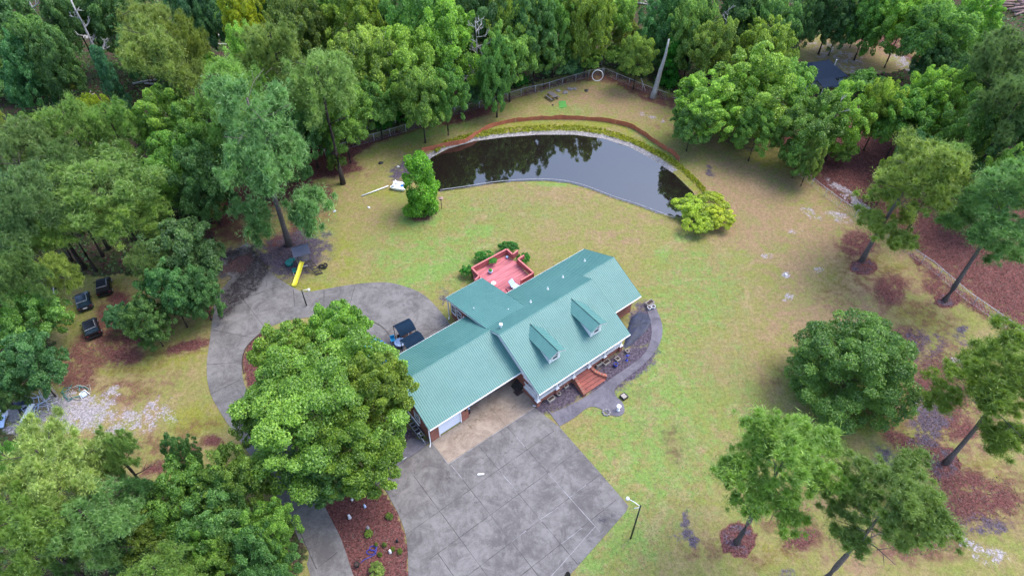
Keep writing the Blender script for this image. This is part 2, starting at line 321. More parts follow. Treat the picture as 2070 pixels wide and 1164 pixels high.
# uneven forest floor
Z=Z+CH['woods']*(.12*wn(.9,5,1)+.1)
idx=np.arange(nx*ny).reshape(ny,nx)
fa=np.stack([idx[:-1,:-1],idx[:-1,1:],idx[1:,1:],idx[1:,:-1]],-1).reshape(-1,4)
me=bpy.data.meshes.new('ground'); me.vertices.add(nx*ny); me.vertices.foreach_set('co',np.stack([gx,gy,Z],-1).ravel())
me.loops.add(fa.size); me.loops.foreach_set('vertex_index',fa.ravel().astype(np.int32))
me.polygons.add(len(fa)); me.polygons.foreach_set('loop_start',np.arange(0,fa.size,4,dtype=np.int32)); me.polygons.foreach_set('loop_total',np.full(len(fa),4,dtype=np.int32))
me.update(calc_edges=True)
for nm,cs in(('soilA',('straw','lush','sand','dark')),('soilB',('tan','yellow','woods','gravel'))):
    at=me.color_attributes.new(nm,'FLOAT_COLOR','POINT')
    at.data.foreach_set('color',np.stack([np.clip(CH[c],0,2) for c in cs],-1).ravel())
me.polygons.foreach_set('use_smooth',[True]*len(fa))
go=bpy.data.objects.new('ground',me); C.objects.link(go); tag(go,kind='structure')
k=N('ground_cover')
A=k.n('ShaderNodeAttribute',attribute_name='soilA'); B=k.n('ShaderNodeAttribute',attribute_name='soilB')
sa=k.n('ShaderNodeSeparateColor'); k.l(A.outputs['Color'],sa.inputs[0]); sb=k.n('ShaderNodeSeparateColor'); k.l(B.outputs['Color'],sb.inputs[0])
n1=k.noise(.12,5,.6); n2=k.noise(.8,7,.72); n3=k.noise(4.5,6,.85); n4=k.noise(14,3,.8); n5=k.noise(.33,6,.65,dist=1)
def edge(w,n,a=.38,b=.6,amp=.8): return k.ss(k.math('ADD',w,k.math('MULTIPLY',k.math('MULTIPLY',k.math('SUBTRACT',n,.5),amp*2.6),k.math('MULTIPLY',w,2.5,clamp=True))),a,b)
grain=k.math('MULTIPLY_ADD',n3,.6,k.math('MULTIPLY',n4,.4))
gr=k.ss(grain,.42,.58)
# everything below is the soil / turf's own colour
base=k.mix(k.ss(n5,.35,.65),(.22,.182,.078),(.19,.2,.053))
base=k.mix(edge(sb.outputs[0],n2,amp=1.2,a=.2,b=.9),base,(.245,.165,.1))
base=k.mix(edge(sb.outputs[1],n2,amp=1.,a=.25,b=.85),base,(.19,.2,.03))
base=k.mix(edge(sa.outputs[1],n2,amp=1.,a=.2,b=.9),base,(.15,.255,.06))
base=k.mix(k.math('MULTIPLY',k.ss(n2,.58,.78),.5),base,(.23,.19,.1))
base=k.mix(k.math('MULTIPLY',k.ss(n3,.45,.75),.3),base,(.14,.14,.055))
blot=k.noise(.3,9,.78,dist=.8); bl2=k.noise(.55,9,.8,dist=1.2)
base=k.mix(k.math('MULTIPLY',k.ss(blot,.48,.62),.5),base,(.17,.22,.055)); base=k.mix(k.math('MULTIPLY',k.ss(blot,.5,.36),.5),base,(.3,.225,.13)); sp=k.noise(1.7,8,.85,dist=.5); base=k.mix(k.math('MULTIPLY',k.ss(sp,.54,.66),.4),base,(.15,.115,.065)); base=k.mix(k.math('MULTIPLY',k.ss(sp,.44,.34),.3),base,(.34,.31,.15))
base=k.mix(k.math('MULTIPLY',k.ss(bl2,.52,.64),.5),base,(.25,.165,.11))
straw=k.mix(gr,(.055,.021,.02),(.17,.072,.066)); straw=k.mix(k.math('MULTIPLY',k.ss(n2,.6,.75),.6),straw,(.09,.05,.055))
sn=k.math('ADD',n2,k.math('MULTIPLY',k.math('SUBTRACT',n3,.5),.55))
base=k.mix(k.math('MULTIPLY',edge(sa.outputs[0],sn,amp=1.1,a=.2,b=.8),k.math('MULTIPLY_ADD',sa.outputs[0],1.05,.15,clamp=True)),base,straw)
sand=k.mix(gr,(.17,.155,.165),(.38,.355,.39))
base=k.mix(k.math('MULTIPLY',edge(sa.outputs[2],sn,amp=1.7,a=.35,b=.75),.95),base,sand)
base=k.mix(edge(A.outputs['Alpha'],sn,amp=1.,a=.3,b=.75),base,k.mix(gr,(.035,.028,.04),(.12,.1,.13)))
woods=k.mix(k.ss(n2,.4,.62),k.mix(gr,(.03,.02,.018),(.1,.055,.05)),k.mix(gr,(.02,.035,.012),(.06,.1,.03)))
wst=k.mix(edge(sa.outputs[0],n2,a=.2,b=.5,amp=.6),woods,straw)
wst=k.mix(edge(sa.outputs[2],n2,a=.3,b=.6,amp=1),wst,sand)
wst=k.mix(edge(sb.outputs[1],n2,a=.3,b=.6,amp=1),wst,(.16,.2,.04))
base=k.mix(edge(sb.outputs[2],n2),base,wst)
base=k.mix(edge(B.outputs['Alpha'],n3,a=.4,b=.8,amp=.6),base,k.mix(gr,(.16,.15,.15),(.36,.34,.34)))
fine=k.math('MULTIPLY_ADD',k.ss(k.noise(2.4,8,.92),.4,.6),.6,k.math('MULTIPLY',k.ss(n3,.35,.65),.4))
base=k.mix(1.,base,k.mix(fine,(.6,.62,.6),(1.4,1.36,1.38)),'MULTIPLY')
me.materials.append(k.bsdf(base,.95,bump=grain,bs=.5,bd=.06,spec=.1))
# water
k=N('pond_water'); n=k.noise(3.5,3,.5); n2=k.noise(.5,3)
m=k.bsdf((.012,.009,.008),.025,bump=n,bs=.05,bd=.02,spec=.5); k.p.inputs['IOR'].default_value=2.3
wp=MB(); c0=(sum(p[0] for p in POND_W)/len(POND_W),sum(p[1] for p in POND_W)/len(POND_W))
wp.prism([(p[0]+(p[0]-c0[0])*.012,p[1]+(p[1]-c0[1])*.012) for p in POND_W],-.6,-.22)
o=wp.build('pond_water',m); tag(o,kind='structure')
# ---------------- paving ----------------
def arc(pts,n=6):   # smooth closed/open curve through points
    out=[]
    P=[Vector(p) for p in pts]
    for i in range(len(P)-1):
        p0=P[max(i-1,0)];p1=P[i];p2=P[i+1];p3=P[min(i+2,len(P)-1)]
        for j in range(n):
            t=j/n; out.append(.5*((2*p1)+(p2-p0)*t+(2*p0-5*p1+4*p2-p3)*t*t+(3*p1-p0-3*p2+p3)*t**3))
    out.append(P[-1]); return out
def sheet(name,poly,z,mat,th=.05,kind='structure'):
    bm=bmesh.new(); vs=[bm.verts.new((p[0],p[1],z)) for p in poly]; f=bm.faces.new(vs)
    if f.normal.z<0: f.normal_flip()
    f.normal_update()
    if f.normal.z<0: f.normal_flip()
    r=bmesh.ops.extrude_face_region(bm,geom=[f]); 
    for g in r['geom']:
        if isinstance(g,bmesh.types.BMVert): g.co.z+=0
    for v in vs: v.co.z=z-th
    bmesh.ops.recalc_face_normals(bm,faces=bm.faces)
    bmesh.ops.triangulate(bm,faces=[f for f in bm.faces if len(f.verts)>4])
    me=bpy.data.meshes.new(name); bm.to_mesh(me); bm.free(); me.materials.append(mat)
    o=bpy.data.objects.new(name,me); C.objects.link(o); tag(o,kind=kind); return o
def hl(*p): return [tuple(HL(*q)[:2]) for q in p]
def g2(pts): return [tuple(G(*p)[:2]) for p in pts]
def sm(pts,n=5): return [tuple(p) for p in arc([Vector((a,b)) for a,b in pts],n)]
# main parking pad (house aligned) with curved bed side
pad=hl((-10.9,3.7),(-10.87,.72),(-.0,.5),(.55,-2.75),(.35,-9),(.15,-13.3),(-.4,-13.6))+g2([(1150,1164),(1120,1200),(1060,1300),(800,1320)])+g2(sm([(828,1240),(826,1164),(822,1090),(808,1045),(790,1010),(766,968)]))
sheet('driveway',pad,.05,M['conc'])
sheet('apron',hl((-10.83,3.75),(-10.83,.76),(0,.55),(.3,.6),(.6,3.2),(.6,6.4),(-6.1,6.4),(-6.1,3.8)),.06,M['conc_tan'])
ring=sm([(560,562),(600,585),(622,590),(700,577),(760,571),(800,574),(850,592),(880,618),(905,648)])+[(912,660),(830,760),(800,700)]+sm([(795,690),(775,662),(743,645),(700,640),(640,640),(575,650),(530,670),(500,700),(489,730),(500,790),(560,850),(620,940),(660,1030),(690,1090),(715,1164),(740,1230)])+[(650,1230)]+sm([(628,1164),(600,1080),(560,1000),(510,925),(450,840),(424,790),(418,740),(424,690),(430,640),(434,600)])+[(470,560),(440,545),(450,520),(500,490),(540,545)]
sheet('driveway_loop',g2(ring),.04,M['conc'])
sheet('inner_court',g2(sm([(743,647),(775,664),(796,692),(830,755)])+[(760,780),(700,740),(690,660)]),.032,M['conc'])
# pale strip along the garage's back wall
sheet('path',hl((-9.6,12.7),(-.3,12.7),(-.3,14.3),(-9.6,14.3)),.065,M['conc_pale'])
walk=sm([(1130,862),(1160,845),(1185,826),(1200,822),(1215,827),(1232,838),(1252,841),(1262,832),(1259,815),(1245,800),(1243,786),(1262,768),(1300,738),(1326,708),(1338,680),(1338,655),(1330,632),(1320,612)])+sm([(1302,612),(1312,640),(1317,668),(1313,695),(1298,720),(1265,745),(1237,764),(1195,795),(1150,820),(1115,835)])+hl((.7,.2),(.55,-2.6))
sheet('front_walk',g2(walk[:-2])+hl((.9,-.4),(.62,-2.7)),.055,M['conc_dark'])
sheet('side_slab',g2([(755,985),(775,940),(830,885),(868,893),(860,902),(765,968)]),.045,M['conc_dark'])
# joints, each its own sheet strip
def strip(a,b,w,z): 
    a=Vector((a[0],a[1],0));b=Vector((b[0],b[1],0)); t=(b-a).normalized(); q=Vector((-t.y,t.x,0))*w/2
    return [(a+q),(b+q),(b-q),(a-q)]
jd=MB(); jp=MB()
def jl(m,a,b,w=.065,z=.054,n=6):
    a=Vector(a[:2]).to_3d();b=Vector(b[:2]).to_3d(); t=(b-a).normalized(); q=Vector((-t.y,t.x,0))
    L=(b-a).length; n=max(2,int(L/.5)); pr=None
    for i in range(n+1):
        p=a+(b-a)*i/n+q*random.uniform(-.012,.012); ww=w*random.uniform(.3,1.1)
        cur=(p+q*ww/2,p-q*ww/2)
        if pr: m.add([(v.x,v.y,z) for v in(pr[0],pr[1],cur[1],cur[0])],[(0,1,2,3)])
        pr=cur
for y,x0,x1 in((-2.83,-18,-.2),(-6.06,-17.5,.3),(-9.31,-16.6,.2),(-12.2,-16,-.4)): jl(jd,HL(x0,y),HL(x1,y))
for x,y0,y1 in((-14.25,1.7,-13.5),(-10.7,.6,-14),(-7.3,.5,-14.5),(-3.7,.5,-13.7)): jl(jd,HL(x,y0),HL(x,y1))
jl(jd,HL(-16.6,-6),HL(-16.6,-9.3))
for a,b in (((-7.3,-9.3),(-5.2,-9.35)),((-7.3,-12.2),(-4.8,-12.25)),((-3.7,-6.1),(-3.7,-13.6)),((-3.7,-9.3),(-1.6,-9.3)),((-7.3,-8.9),(-7.3,-9.5)),((-10.7,.5),(-10.7,-1.5)),((-10.7,-9.3),(-9,-9.3)),((-3.7,-12.9),(-10,-13.9)),((-7.3,-3.2),(-7.3,-5.6)),((-3.7,-1),(-3.7,-2.4))): jl(jp,HL(*a),HL(*b),.05,.058)
jl(jp,HL(-10.86,.7),HL(0,.52),.06,.068); jl(jp,HL(-10.86,3.6),HL(-10.86,.7),.05,.068)
jl(jd,HL(-3.7,.6),HL(-3.7,3.5),.035,.064)
for a,b in (((487,600),(540,668)),((430,667),(510,683)),((418,737),(478,733)),((425,797),(485,768)),((560,580),(433,625)),((593,585),(596,620)),((655,586),(655,640)),((718,577),(706,620)),((540,565),(538,580)),((500,545),(440,580)),((645,1145),(682,1116)),((600,1060),(640,1150)),((900,655),(820,700))): jl(jd,G(*a),G(*b),.09,.044)
pts=g2(sm([(743,646),(775,663),(796,691),(803,700)])); 
for a,b in zip(pts,pts[1:]): jl(jd,a,b,.14,.046)
pts=g2(sm([(545,664),(515,685),(497,705),(490,732),(494,755)]))
o=jd.build('driveway_joints',M['joint_dark']); tag(o,kind='structure'); o=jp.build('driveway_joint_filler',M['joint_pale']); tag(o,kind='structure')
kb=MB()
for a,b in zip(pts,pts[1:]): kb.bar((a[0],a[1],.06),(b[0],b[1],.06),.1,.1)
o=kb.build('bed_edging',M['brown']); tag(o,kind='structure')
# thin drifts of leaf litter and soot-dark stain lying on the paving
def litter(name,outline,z,col,seed,holes=.5,ch=1.,n=60):
    k=N(name+'_material'); a=k.noise(1.1,8,.8,dist=1); b=k.noise(6,5,.7); at=k.n('ShaderNodeAttribute',attribute_name='cover')
    f=k.math('ADD',k.math('MULTIPLY_ADD',a,.7,k.math('MULTIPLY',b,.5)),k.math('MULTIPLY',at.outputs['Fac'],ch))
    p=k.bsdf(k.mix(k.ss(b,.3,.7),tuple(x*.5 for x in col),col),.95,spec=.1)
    tr=k.n('ShaderNodeBsdfTransparent'); mx=k.n('ShaderNodeMixShader'); k.l(k.ss(f,.98,1.3),mx.inputs[0]); k.l(tr.outputs[0],mx.inputs[1]); k.l(k.p.outputs[0],mx.inputs[2]); k.l(mx.outputs[0],k.o.inputs[0])
    W=g2(outline); xs_=[p[0] for p in W]; ys_=[p[1] for p in W]
    gx_,gy_=np.meshgrid(np.linspace(min(xs_)-.5,max(xs_)+.5,n),np.linspace(min(ys_)-.5,max(ys_)+.5,n))
    d_=dpoly(gx_.ravel(),gy_.ravel(),W); cov=np.clip(.5-d_/2.2,0,1)
    me=bpy.data.meshes.new(name); ii=np.arange(n*n).reshape(n,n)
    fs=np.stack([ii[:-1,:-1],ii[:-1,1:],ii[1:,1:],ii[1:,:-1]],-1).reshape(-1,4); keep=cov[fs].max(1)>.02
    me.from_pydata([(x,y,z) for x,y in zip(gx_.ravel(),gy_.ravel())],[],fs[keep].tolist())
    a_=me.attributes.new('cover','FLOAT','POINT'); a_.data.foreach_set('value',cov); me.materials.append(k.m)
    o=bpy.data.objects.new(name,me); C.objects.link(o); tag(o,kind='structure'); return o
litter('leaf_litter',[(432,600),(470,555),(430,530),(450,500),(520,490),(560,540),(530,590),(470,640),(428,680)],.049,(.05,.042,.048),1,ch=.56)
litter('leaf_litter',[(440,560),(430,540),(500,500),(530,520),(500,560)],.052,(.16,.09,.085),2,ch=.6)
litter('oil_stain',[(903,948),(912,950),(915,972),(906,980),(900,965)],.061,(.03,.028,.035),3,ch=.75,n=30)
litter('moss_stain',[(900,880),(960,820),(1050,790),(1080,830),(1000,850),(930,920),(890,900)],.0645,(.13,.1,.05),5,ch=.42)
litter('water_stain',[(780,960),(850,900),(900,950),(960,1020),(900,1080),(830,1060)],.056,(.085,.08,.1),6,ch=.33)
litter('water_stain',[(1190,1040),(1240,1030),(1262,1040),(1210,1075)],.061,(.09,.085,.12),7,ch=.6)
litter('water_stain',[(850,590),(900,630),(890,660),(860,620),(820,600)],.049,(.06,.055,.075),8,ch=.45)
litter('debris',[(835,935),(885,950),(890,985),(850,960)],.064,(.5,.48,.48),9,ch=.32,n=40)
# ---------------- the house ----------------
hs=thing('brick_house','red brick house with teal metal roofs, two white dormers and a white columned front porch','house',HL(0,0,0),HYAW)
SL=.484
zr=3.106+SL*6.6
def zF(y): return 3.106+SL*y
def zB(y): return zr-SL*(y-6.6)
def ribbed(name,x0,x1,ylo,yhi,zfun,parent,axis='Y',th=.07,pitch=.23,mat='roof'):
    # roof slope: seams run along Y (up the slope)
    m=MB()
    za,zb=zfun(ylo),zfun(yhi)
    m.add([(x0,ylo,za),(x1,ylo,za),(x1,yhi,zb),(x0,yhi,zb),(x0,ylo,za-th),(x1,ylo,za-th),(x1,yhi,zb-th),(x0,yhi,zb-th)],
      [(0,1,2,3),(7,6,5,4),(0,4,5,1),(1,5,6,2),(2,6,7,3),(3,7,4,0)])
    o=m.build(name,M[mat],parent)
    m=MB(); n=int(round((x1-x0)/pitch)); h=.03
    for i in range(n+1):
        x=x0+.02+(x1-x0-.04)*i/n; a=.016; g=.004
        m.add([(x-a,ylo-g,za+h),(x+a,ylo-g,za+h),(x+a,yhi,zb+h),(x-a,yhi,zb+h),(x-a*1.9,ylo-g,za+.001),(x+a*1.9,ylo-g,za+.001),(x+a*1.9,yhi,zb+.001),(x-a*1.9,yhi,zb+.001)],
         [(0,1,2,3),(0,4,5,1),(1,5,6,2),(2,6,7,3),(3,7,4,0)])
    m.build('roof_seams',M['rib'],o); return o
r1=ribbed('roof',0,12.95,0,6.6,zF,hs)
r2=ribbed('roof',0,12.95,6.605,13.045,zB,hs)
def zW(y): return zB(8.135)-SL*(8.135-y)
ribbed('roof',12.953,17.86,3.24,8.13,zW,hs); ribbed('roof',12.953,17.86,8.138,13.04,zB,hs)
def zG(y): return zB(8.21)-SL*(8.21-y)
ribbed('roof',-11.1,.28,3.317,8.205,zG,hs); r3=ribbed('roof',-11.1,-.003,8.213,13.04,zB,hs)
def zS(y): return 5.262-(y-8.76)*.2716
sh=ribbed('roof',-.11,5.12,8.77,16.86,lambda y:zS(y)+.012,hs)
def cap(a,b,parent,wd=.07):
    m=MB(); a,b=Vector(a),Vector(b); t=(b-a).normalized(); q=Vector((0,1,0)) if abs(t.x)>.5 else Vector((1,0,0))
    m.add([a-q*wd+Vector((0,0,-wd*SL+.035)),a+Vector((0,0,.055)),a+q*wd+Vector((0,0,-wd*SL+.035)),b-q*wd+Vector((0,0,-wd*SL+.035)),b+Vector((0,0,.055)),b+q*wd+Vector((0,0,-wd*SL+.035))],[(0,1,4,3),(1,2,5,4),(0,2,1),(3,4,5)])
    return m.build('ridge_cap',M['roof'],parent)
cap((-.02,6.6,zr),(12.97,6.6,zr),r1); cap((12.96,8.135,zW(8.135)),(17.88,8.135,zW(8.135)),hs); cap((-11.12,8.21,zG(8.21)),(0,8.21,zG(8.21)),r3)
# rake boards (white trim) and gable infill
def rake(x,y0,y1,zf,w=.035,h=.26,sx=-1):
    m=MB()
    za,zb=zf(y0)-.075,zf(y1)-.075
    xa,xb=sorted((x,x+sx*w))
    m.add([(xa,y0,za),(xb,y0,za),(xb,y1,zb),(xa,y1,zb),(xa,y0,za-h),(xb,y0,za-h),(xb,y1,zb-h),(xa,y1,zb-h)],[(0,1,2,3),(7,6,5,4),(0,4,5,1),(1,5,6,2),(2,6,7,3),(3,7,4,0)]); m.build('rake_board',M['white'],hs)
rake(.06,.03,6.6,zF,.06); rake(.06,6.61,8.2,zB,.06); rake(12.95,.03,6.6,zF,.05,sx=-1)
rake(-11.04,3.34,8.2,zG,.05); rake(-11.04,8.22,13.0,zB,.05); rake(17.8,3.26,8.13,zW,.05); rake(17.8,8.14,13,zB,.05)
rake(-.05,8.8,16.84,zS,.05,.2); rake(5.1,13.05,16.84,zS,.05,.2)
m=MB()  # gable ends, closed solids under the roofs
def gable(x0,x1,pts):
    vs=[(x0,y,z) for y,z in pts]+[(x1,y,z) for y,z in pts]; n=len(pts)
    m.add(vs,[tuple(range(n)),tuple(range(2*n-1,n-1,-1))]+[(i,n+i,n+(i+1)%n,(i+1)%n) for i in range(n)])
gable(.3,.42,[(.9,2.9),(.9,zF(.9)-.1),(6.6,zr-.1),(8.1,zB(8.1)-.1),(8.1,2.9)])
m.build('gable_siding',M['white'],hs); m=MB()
gable(12.5,12.62,[(.9,2.9),(.9,zF(.9)-.1),(6.6,zr-.1),(8.1,zB(8.1)-.1),(8.1,2.9)])
m.build('gable_siding',M['white'],hs)
m=MB()
# brick body: garage block, centre, right wing, back room
gable(-10.8,-10.6,[(3.8,0),(3.8,zG(3.8)-.09),(8.21,zG(8.21)-.09),(12.6,zB(12.6)-.09),(12.6,0)])
m.box(-10.6,3.8,0,-9.83,4.0,zG(3.8)-.09); m.box(-7.07,3.8,0,-6.19,4.0,zG(3.8)-.09); m.box(-9.83,3.8,2.32,-7.07,4.0,zG(3.8)-.09)
m.box(-6.39,4.0,0,-6.19,6.5,3.0); m.box(-6.19,6.5,0,.5,6.7,3.2)
m.box(-10.6,12.4,0,.5,12.6,zB(12.6)-.09)
gable(.5,.7,[(2.9,0),(2.9,3.0),(6.5,3.0),(6.5,0)])
m.box(.7,2.9,0,12.4,3.1,3.05); m.box(12.2,3.1,0,12.4,4.0,3.1)
m.box(12.4,4.0,0,17.4,4.2,zW(4)-.1); gable(17.2,17.4,[(4.2,0),(4.2,zW(4.2)-.1),(8.135,zW(8.135)-.1),(12.5,zB(12.5)-.1),(12.5,0)])
m.box(.5,12.4,0,17.2,12.6,zB(12.6)-.09)
m.box(.25,12.6,0,.45,16.4,zS(16.4)-.08); m.box(.45,16.2,0,4.8,16.4,zS(16.4)-.08); m.box(4.6,12.6,0,4.8,16.2,zS(16.2)-.08)
m.box(.12,8.3,3.0,.3,12.6,4.15)
m.build('wall',M['brick'],hs)
# soffits / fascia and gutters
m=MB()
for x0,x1,y,z in((.02,12.93,.0,zF(0)),(-11.05,.25,3.317,zG(3.317)),(12.97,17.84,3.24,zW(3.24))):
    m.box(x0,y+.02,z-.22,x1,y+.06,z-.075); m.box(x0,y-.09,z-.17,x1,y+.018,z-.06); m.box(x0,y+.06,z-.24,x1,y+.9,z-.2)
for x0,x1,y,z in((-11.05,-.05,13.04,zB(13.04)),(5.15,17.84,13.04,zB(13.04)),(-.08,5.1,16.86,zS(16.86))):
    m.box(x0,y-.06,z-.22,x1,y-.02,z-.075); m.box(x0,y-.015,z-.17,x1,y+.08,z-.06)
m.build('gutter',M['white'],hs)
for x,y,z,s in((-10.98,3.72,zG(3.317)-.2,1),(.3,.5,2.9,-1),(.15,12.7,2.8,1),(-.02,16.5,2.9,1)):
    m=MB(); m.box(x-.05,y-.05,.12,x+.05,y+.05,z); m.bar((x,y,.1),(x-.3,y-.35*s,.06),.09,.08); m.build('downspout',M['white'],hs)
# windows
def window(parent,c,wd,ht,ax,sill=True,up=True):
    # ax 'x-': window in a wall facing -X ; 'y-': facing -Y
    e=MB(); g=MB(); t=.09
    def B(mm,a0,a1,z0,z1,d0,d1):
        if ax=='x-': mm.box(c[0]-d1,c[1]+a0,c[2]+z0,c[0]-d0,c[1]+a1,c[2]+z1)
        else: mm.box(c[0]+a0,c[1]-d1,c[2]+z0,c[0]+a1,c[1]-d0,c[2]+z1)
    w_,h_=wd/2,ht/2
    B(e,-w_-t,-w_,-h_-t,h_+t,0,.07); B(e,w_,w_+t,-h_-t,h_+t,0,.07); B(e,-w_,w_,h_,h_+t,0,.07); B(e,-w_,w_,-h_-t,-h_,0,.1)
    B(e,-w_,w_,-.03,.03,.02,.055)
    B(e,-.012,.012,.03,h_,.022,.045)
    B(g,-w_,w_,-h_,h_,.0,.02)
    o=e.build('window',M['white'],parent); g.build('pane',M['glass'],o); return o
for y in(13.35,14.6,15.75): window(hs,(.25,y,1.75),.75,1.25,'x-')
window(hs,(-10.8,6.2,1.7),.85,1.1,'x-'); window(hs,(-10.8,10.6,1.7),.85,1.1,'x-')
window(hs,(13.35,4.0,2.15),1.15,1.0,'y-')
for x in(1.9,3.6,9.3,11.2): window(hs,(x,2.9,1.95),.9,1.3,'y-')
# garage door
m=MB()
for i in range(4): m.box(-9.73,3.93,.08+i*.54,-7.17,3.97,.6+i*.54)
gd=m.build('garage_door',M['door_white'],hs)
m=MB(); m.box(-9.83,3.78,0,-9.73,3.99,2.32); m.box(-7.17,3.78,0,-7.07,3.99,2.32); m.box(-9.73,3.78,2.22,-7.17,3.99,2.32); m.build('garage_door_frame',M['white'],hs)
m=MB(); m.box(-9.72,3.97,.05,-7.18,3.99,2.25); m.build('door_backing',M['white'],gd)
# wall light beside the garage door
m=MB(); m.box(-6.62,3.7,1.7,-6.48,3.8,2.0); m.build('wall_lantern',M['black'],hs)
# front door
m=MB(); m.box(6.1,2.84,.95,7.05,2.9,3.0); fd=m.build('door',M['red'],hs)
m=MB(); m.box(6.0,2.82,.95,6.1,2.9,3.08); m.box(7.05,2.82,.95,7.15,2.9,3.08); m.build('door_frame',M['white'],fd)
# side door onto the breezeway
m=MB(); m.box(-4.2,6.44,.05,-3.3,6.5,2.1); m.build('door',M['white'],hs)
# porch
m=MB(); m.box(.35,.62,0,5.39,2.9,.84); m.box(7.62,.62,0,12.6,2.9,.84); m.box(5.39,.9,0,7.62,2.9,.84); m.build('porch_foundation',M['brick'],hs)
m=MB(); m.box(.3,.56,.84,12.65,2.9,.9); m.build('porch_floor',M['white_dirty'],hs)
m=MB(); m.box(.5,.75,2.6,12.5,.95,2.86); m.box(.3,.95,2.6,.45,2.9,2.86); m.box(.35,.6,2.865,12.6,2.9,2.9); m.build('porch_beam',M['white'],hs)
PX_=[.41,3.01,5.39,7.6,9.9,12.35]
for x in PX_:
    m=MB(); m.box(x-.2,.4,0,x+.2,.8,.93); p=m.build('porch_pier',M['brick'],hs)
    m=MB(); m.box(x-.24,.36,.93,x+.24,.84,.99); m.build('pier_cap',M['white'],p)
    m=MB(); m.cyl((x,.6,.99),(x,.6,2.62),.12,.1,14); m.box(x-.17,.43,.99,x+.17,.77,1.1); m.box(x-.16,.44,2.55,x+.16,.76,2.64); m.build('porch_column',M['white'],hs)
def railing(a,b,name='porch_railing',z=.9,h=.85,sp=.13,mat='white',parent=hs):
    m=MB(); a,b=Vector((*a,z)),Vector((*b,z)); L=(b-a).length; u=Vector((0,0,1))
    m.bar(a+u*h,b+u*h,.08,.06); m.bar(a+u*.1,b+u*.1,.06,.05)
    for i in range(1,int(L/sp)): p=a+(b-a)*(i*sp/L); m.bar(p+u*.12,p+u*(h-.03),.035)
    return m.build(name,M[mat],parent)
for i,(a,b) in enumerate(zip(PX_,PX_[1:])):
    if i!=2: railing((a+.2,.6),(b-.2,.6))
railing((.41,.85),(.41,2.85)); 
# front steps with curving brick cheek walls
m=MB()
for i in range(5):
    y1=.56-i*.4; z=.74-i*.15; m.box(5.55-i*.03,y1-.42,0,7.75+i*.13,y1,z)
for i in range(5):
    y1=.56-i*.4; z=.74-i*.15; m.box(5.55-i*.03,y1-.44,z,7.75+i*.13,y1+.001,z+.035)
m.build('front_steps',M['steps_brick'],hs)
for pts in([(5.42,.45),(5.32,-.3),(5.2,-1.0),(5.1,-1.6)],[(7.75,.45),(7.82,-.2),(8.15,-.8),(8.6,-1.3)]):
    m=MB(); P=sm(pts,4); zs=[1.0-.5*i/(len(P)-1) for i in range(len(P))]; vs=[]
    for i,(p,z) in enumerate(zip(P,zs)):
        t=Vector(P[min(i+1,len(P)-1)])-Vector(P[max(i-1,0)]); t.normalize(); q=Vector((-t.y,t.x))*.16
        vs+=[(p[0]+q.x,p[1]+q.y,0),(p[0]-q.x,p[1]-q.y,0),(p[0]-q.x,p[1]-q.y,z),(p[0]+q.x,p[1]+q.y,z)]
    fs=[]
    for i in range(len(P)-1):
        for j in range(4): fs.append((i*4+j,i*4+(j+1)%4,i*4+4+(j+1)%4,i*4+4+j))
    e=(len(P)-1)*4; fs+=[(0,1,2,3),(e+3,e+2,e+1,e)]
    m.add(vs,fs); m.build('step_wall',M['brick'],hs)
# side steps from the breezeway and porch lattice door
m=MB()
for i in range(4): m.box(-.35+i*.2,3.2,0,.5,4.2,.2+i*.18)
m.build('side_steps',M['dark_wood'],hs)
# roof vents
for x,y in((3.5,9.6),(6.0,8.85),(8.9,9.4),(11.6,9.9),(15.6,10.6)):
    z=zB(y)+.03; m=MB(); m.cyl((x,y,z-.1),(x,y,z+.3),.05,.05,8); m.lathe([(.13,0),(.05,.09)],(x,y,z+.02),10); m.build('vent_pipe',M['white'],hs)
m=MB(); x,y=.95,7.6; z=zB(y); m.cyl((x,y,z-.1),(x,y,z+.45),.11,.11,12); m.lathe([(.14,.4),(.21,.46),(.2,.56),(.08,.64)],(x,y,z),14); m.build('flue_cap',M['white'],hs)
m=MB(); x,y=.95,12.6; z=zS(y); m.cyl((x,y,z-.1),(x,y,z+.25),.05,.05,8); m.build('vent_pipe',M['white'],hs)
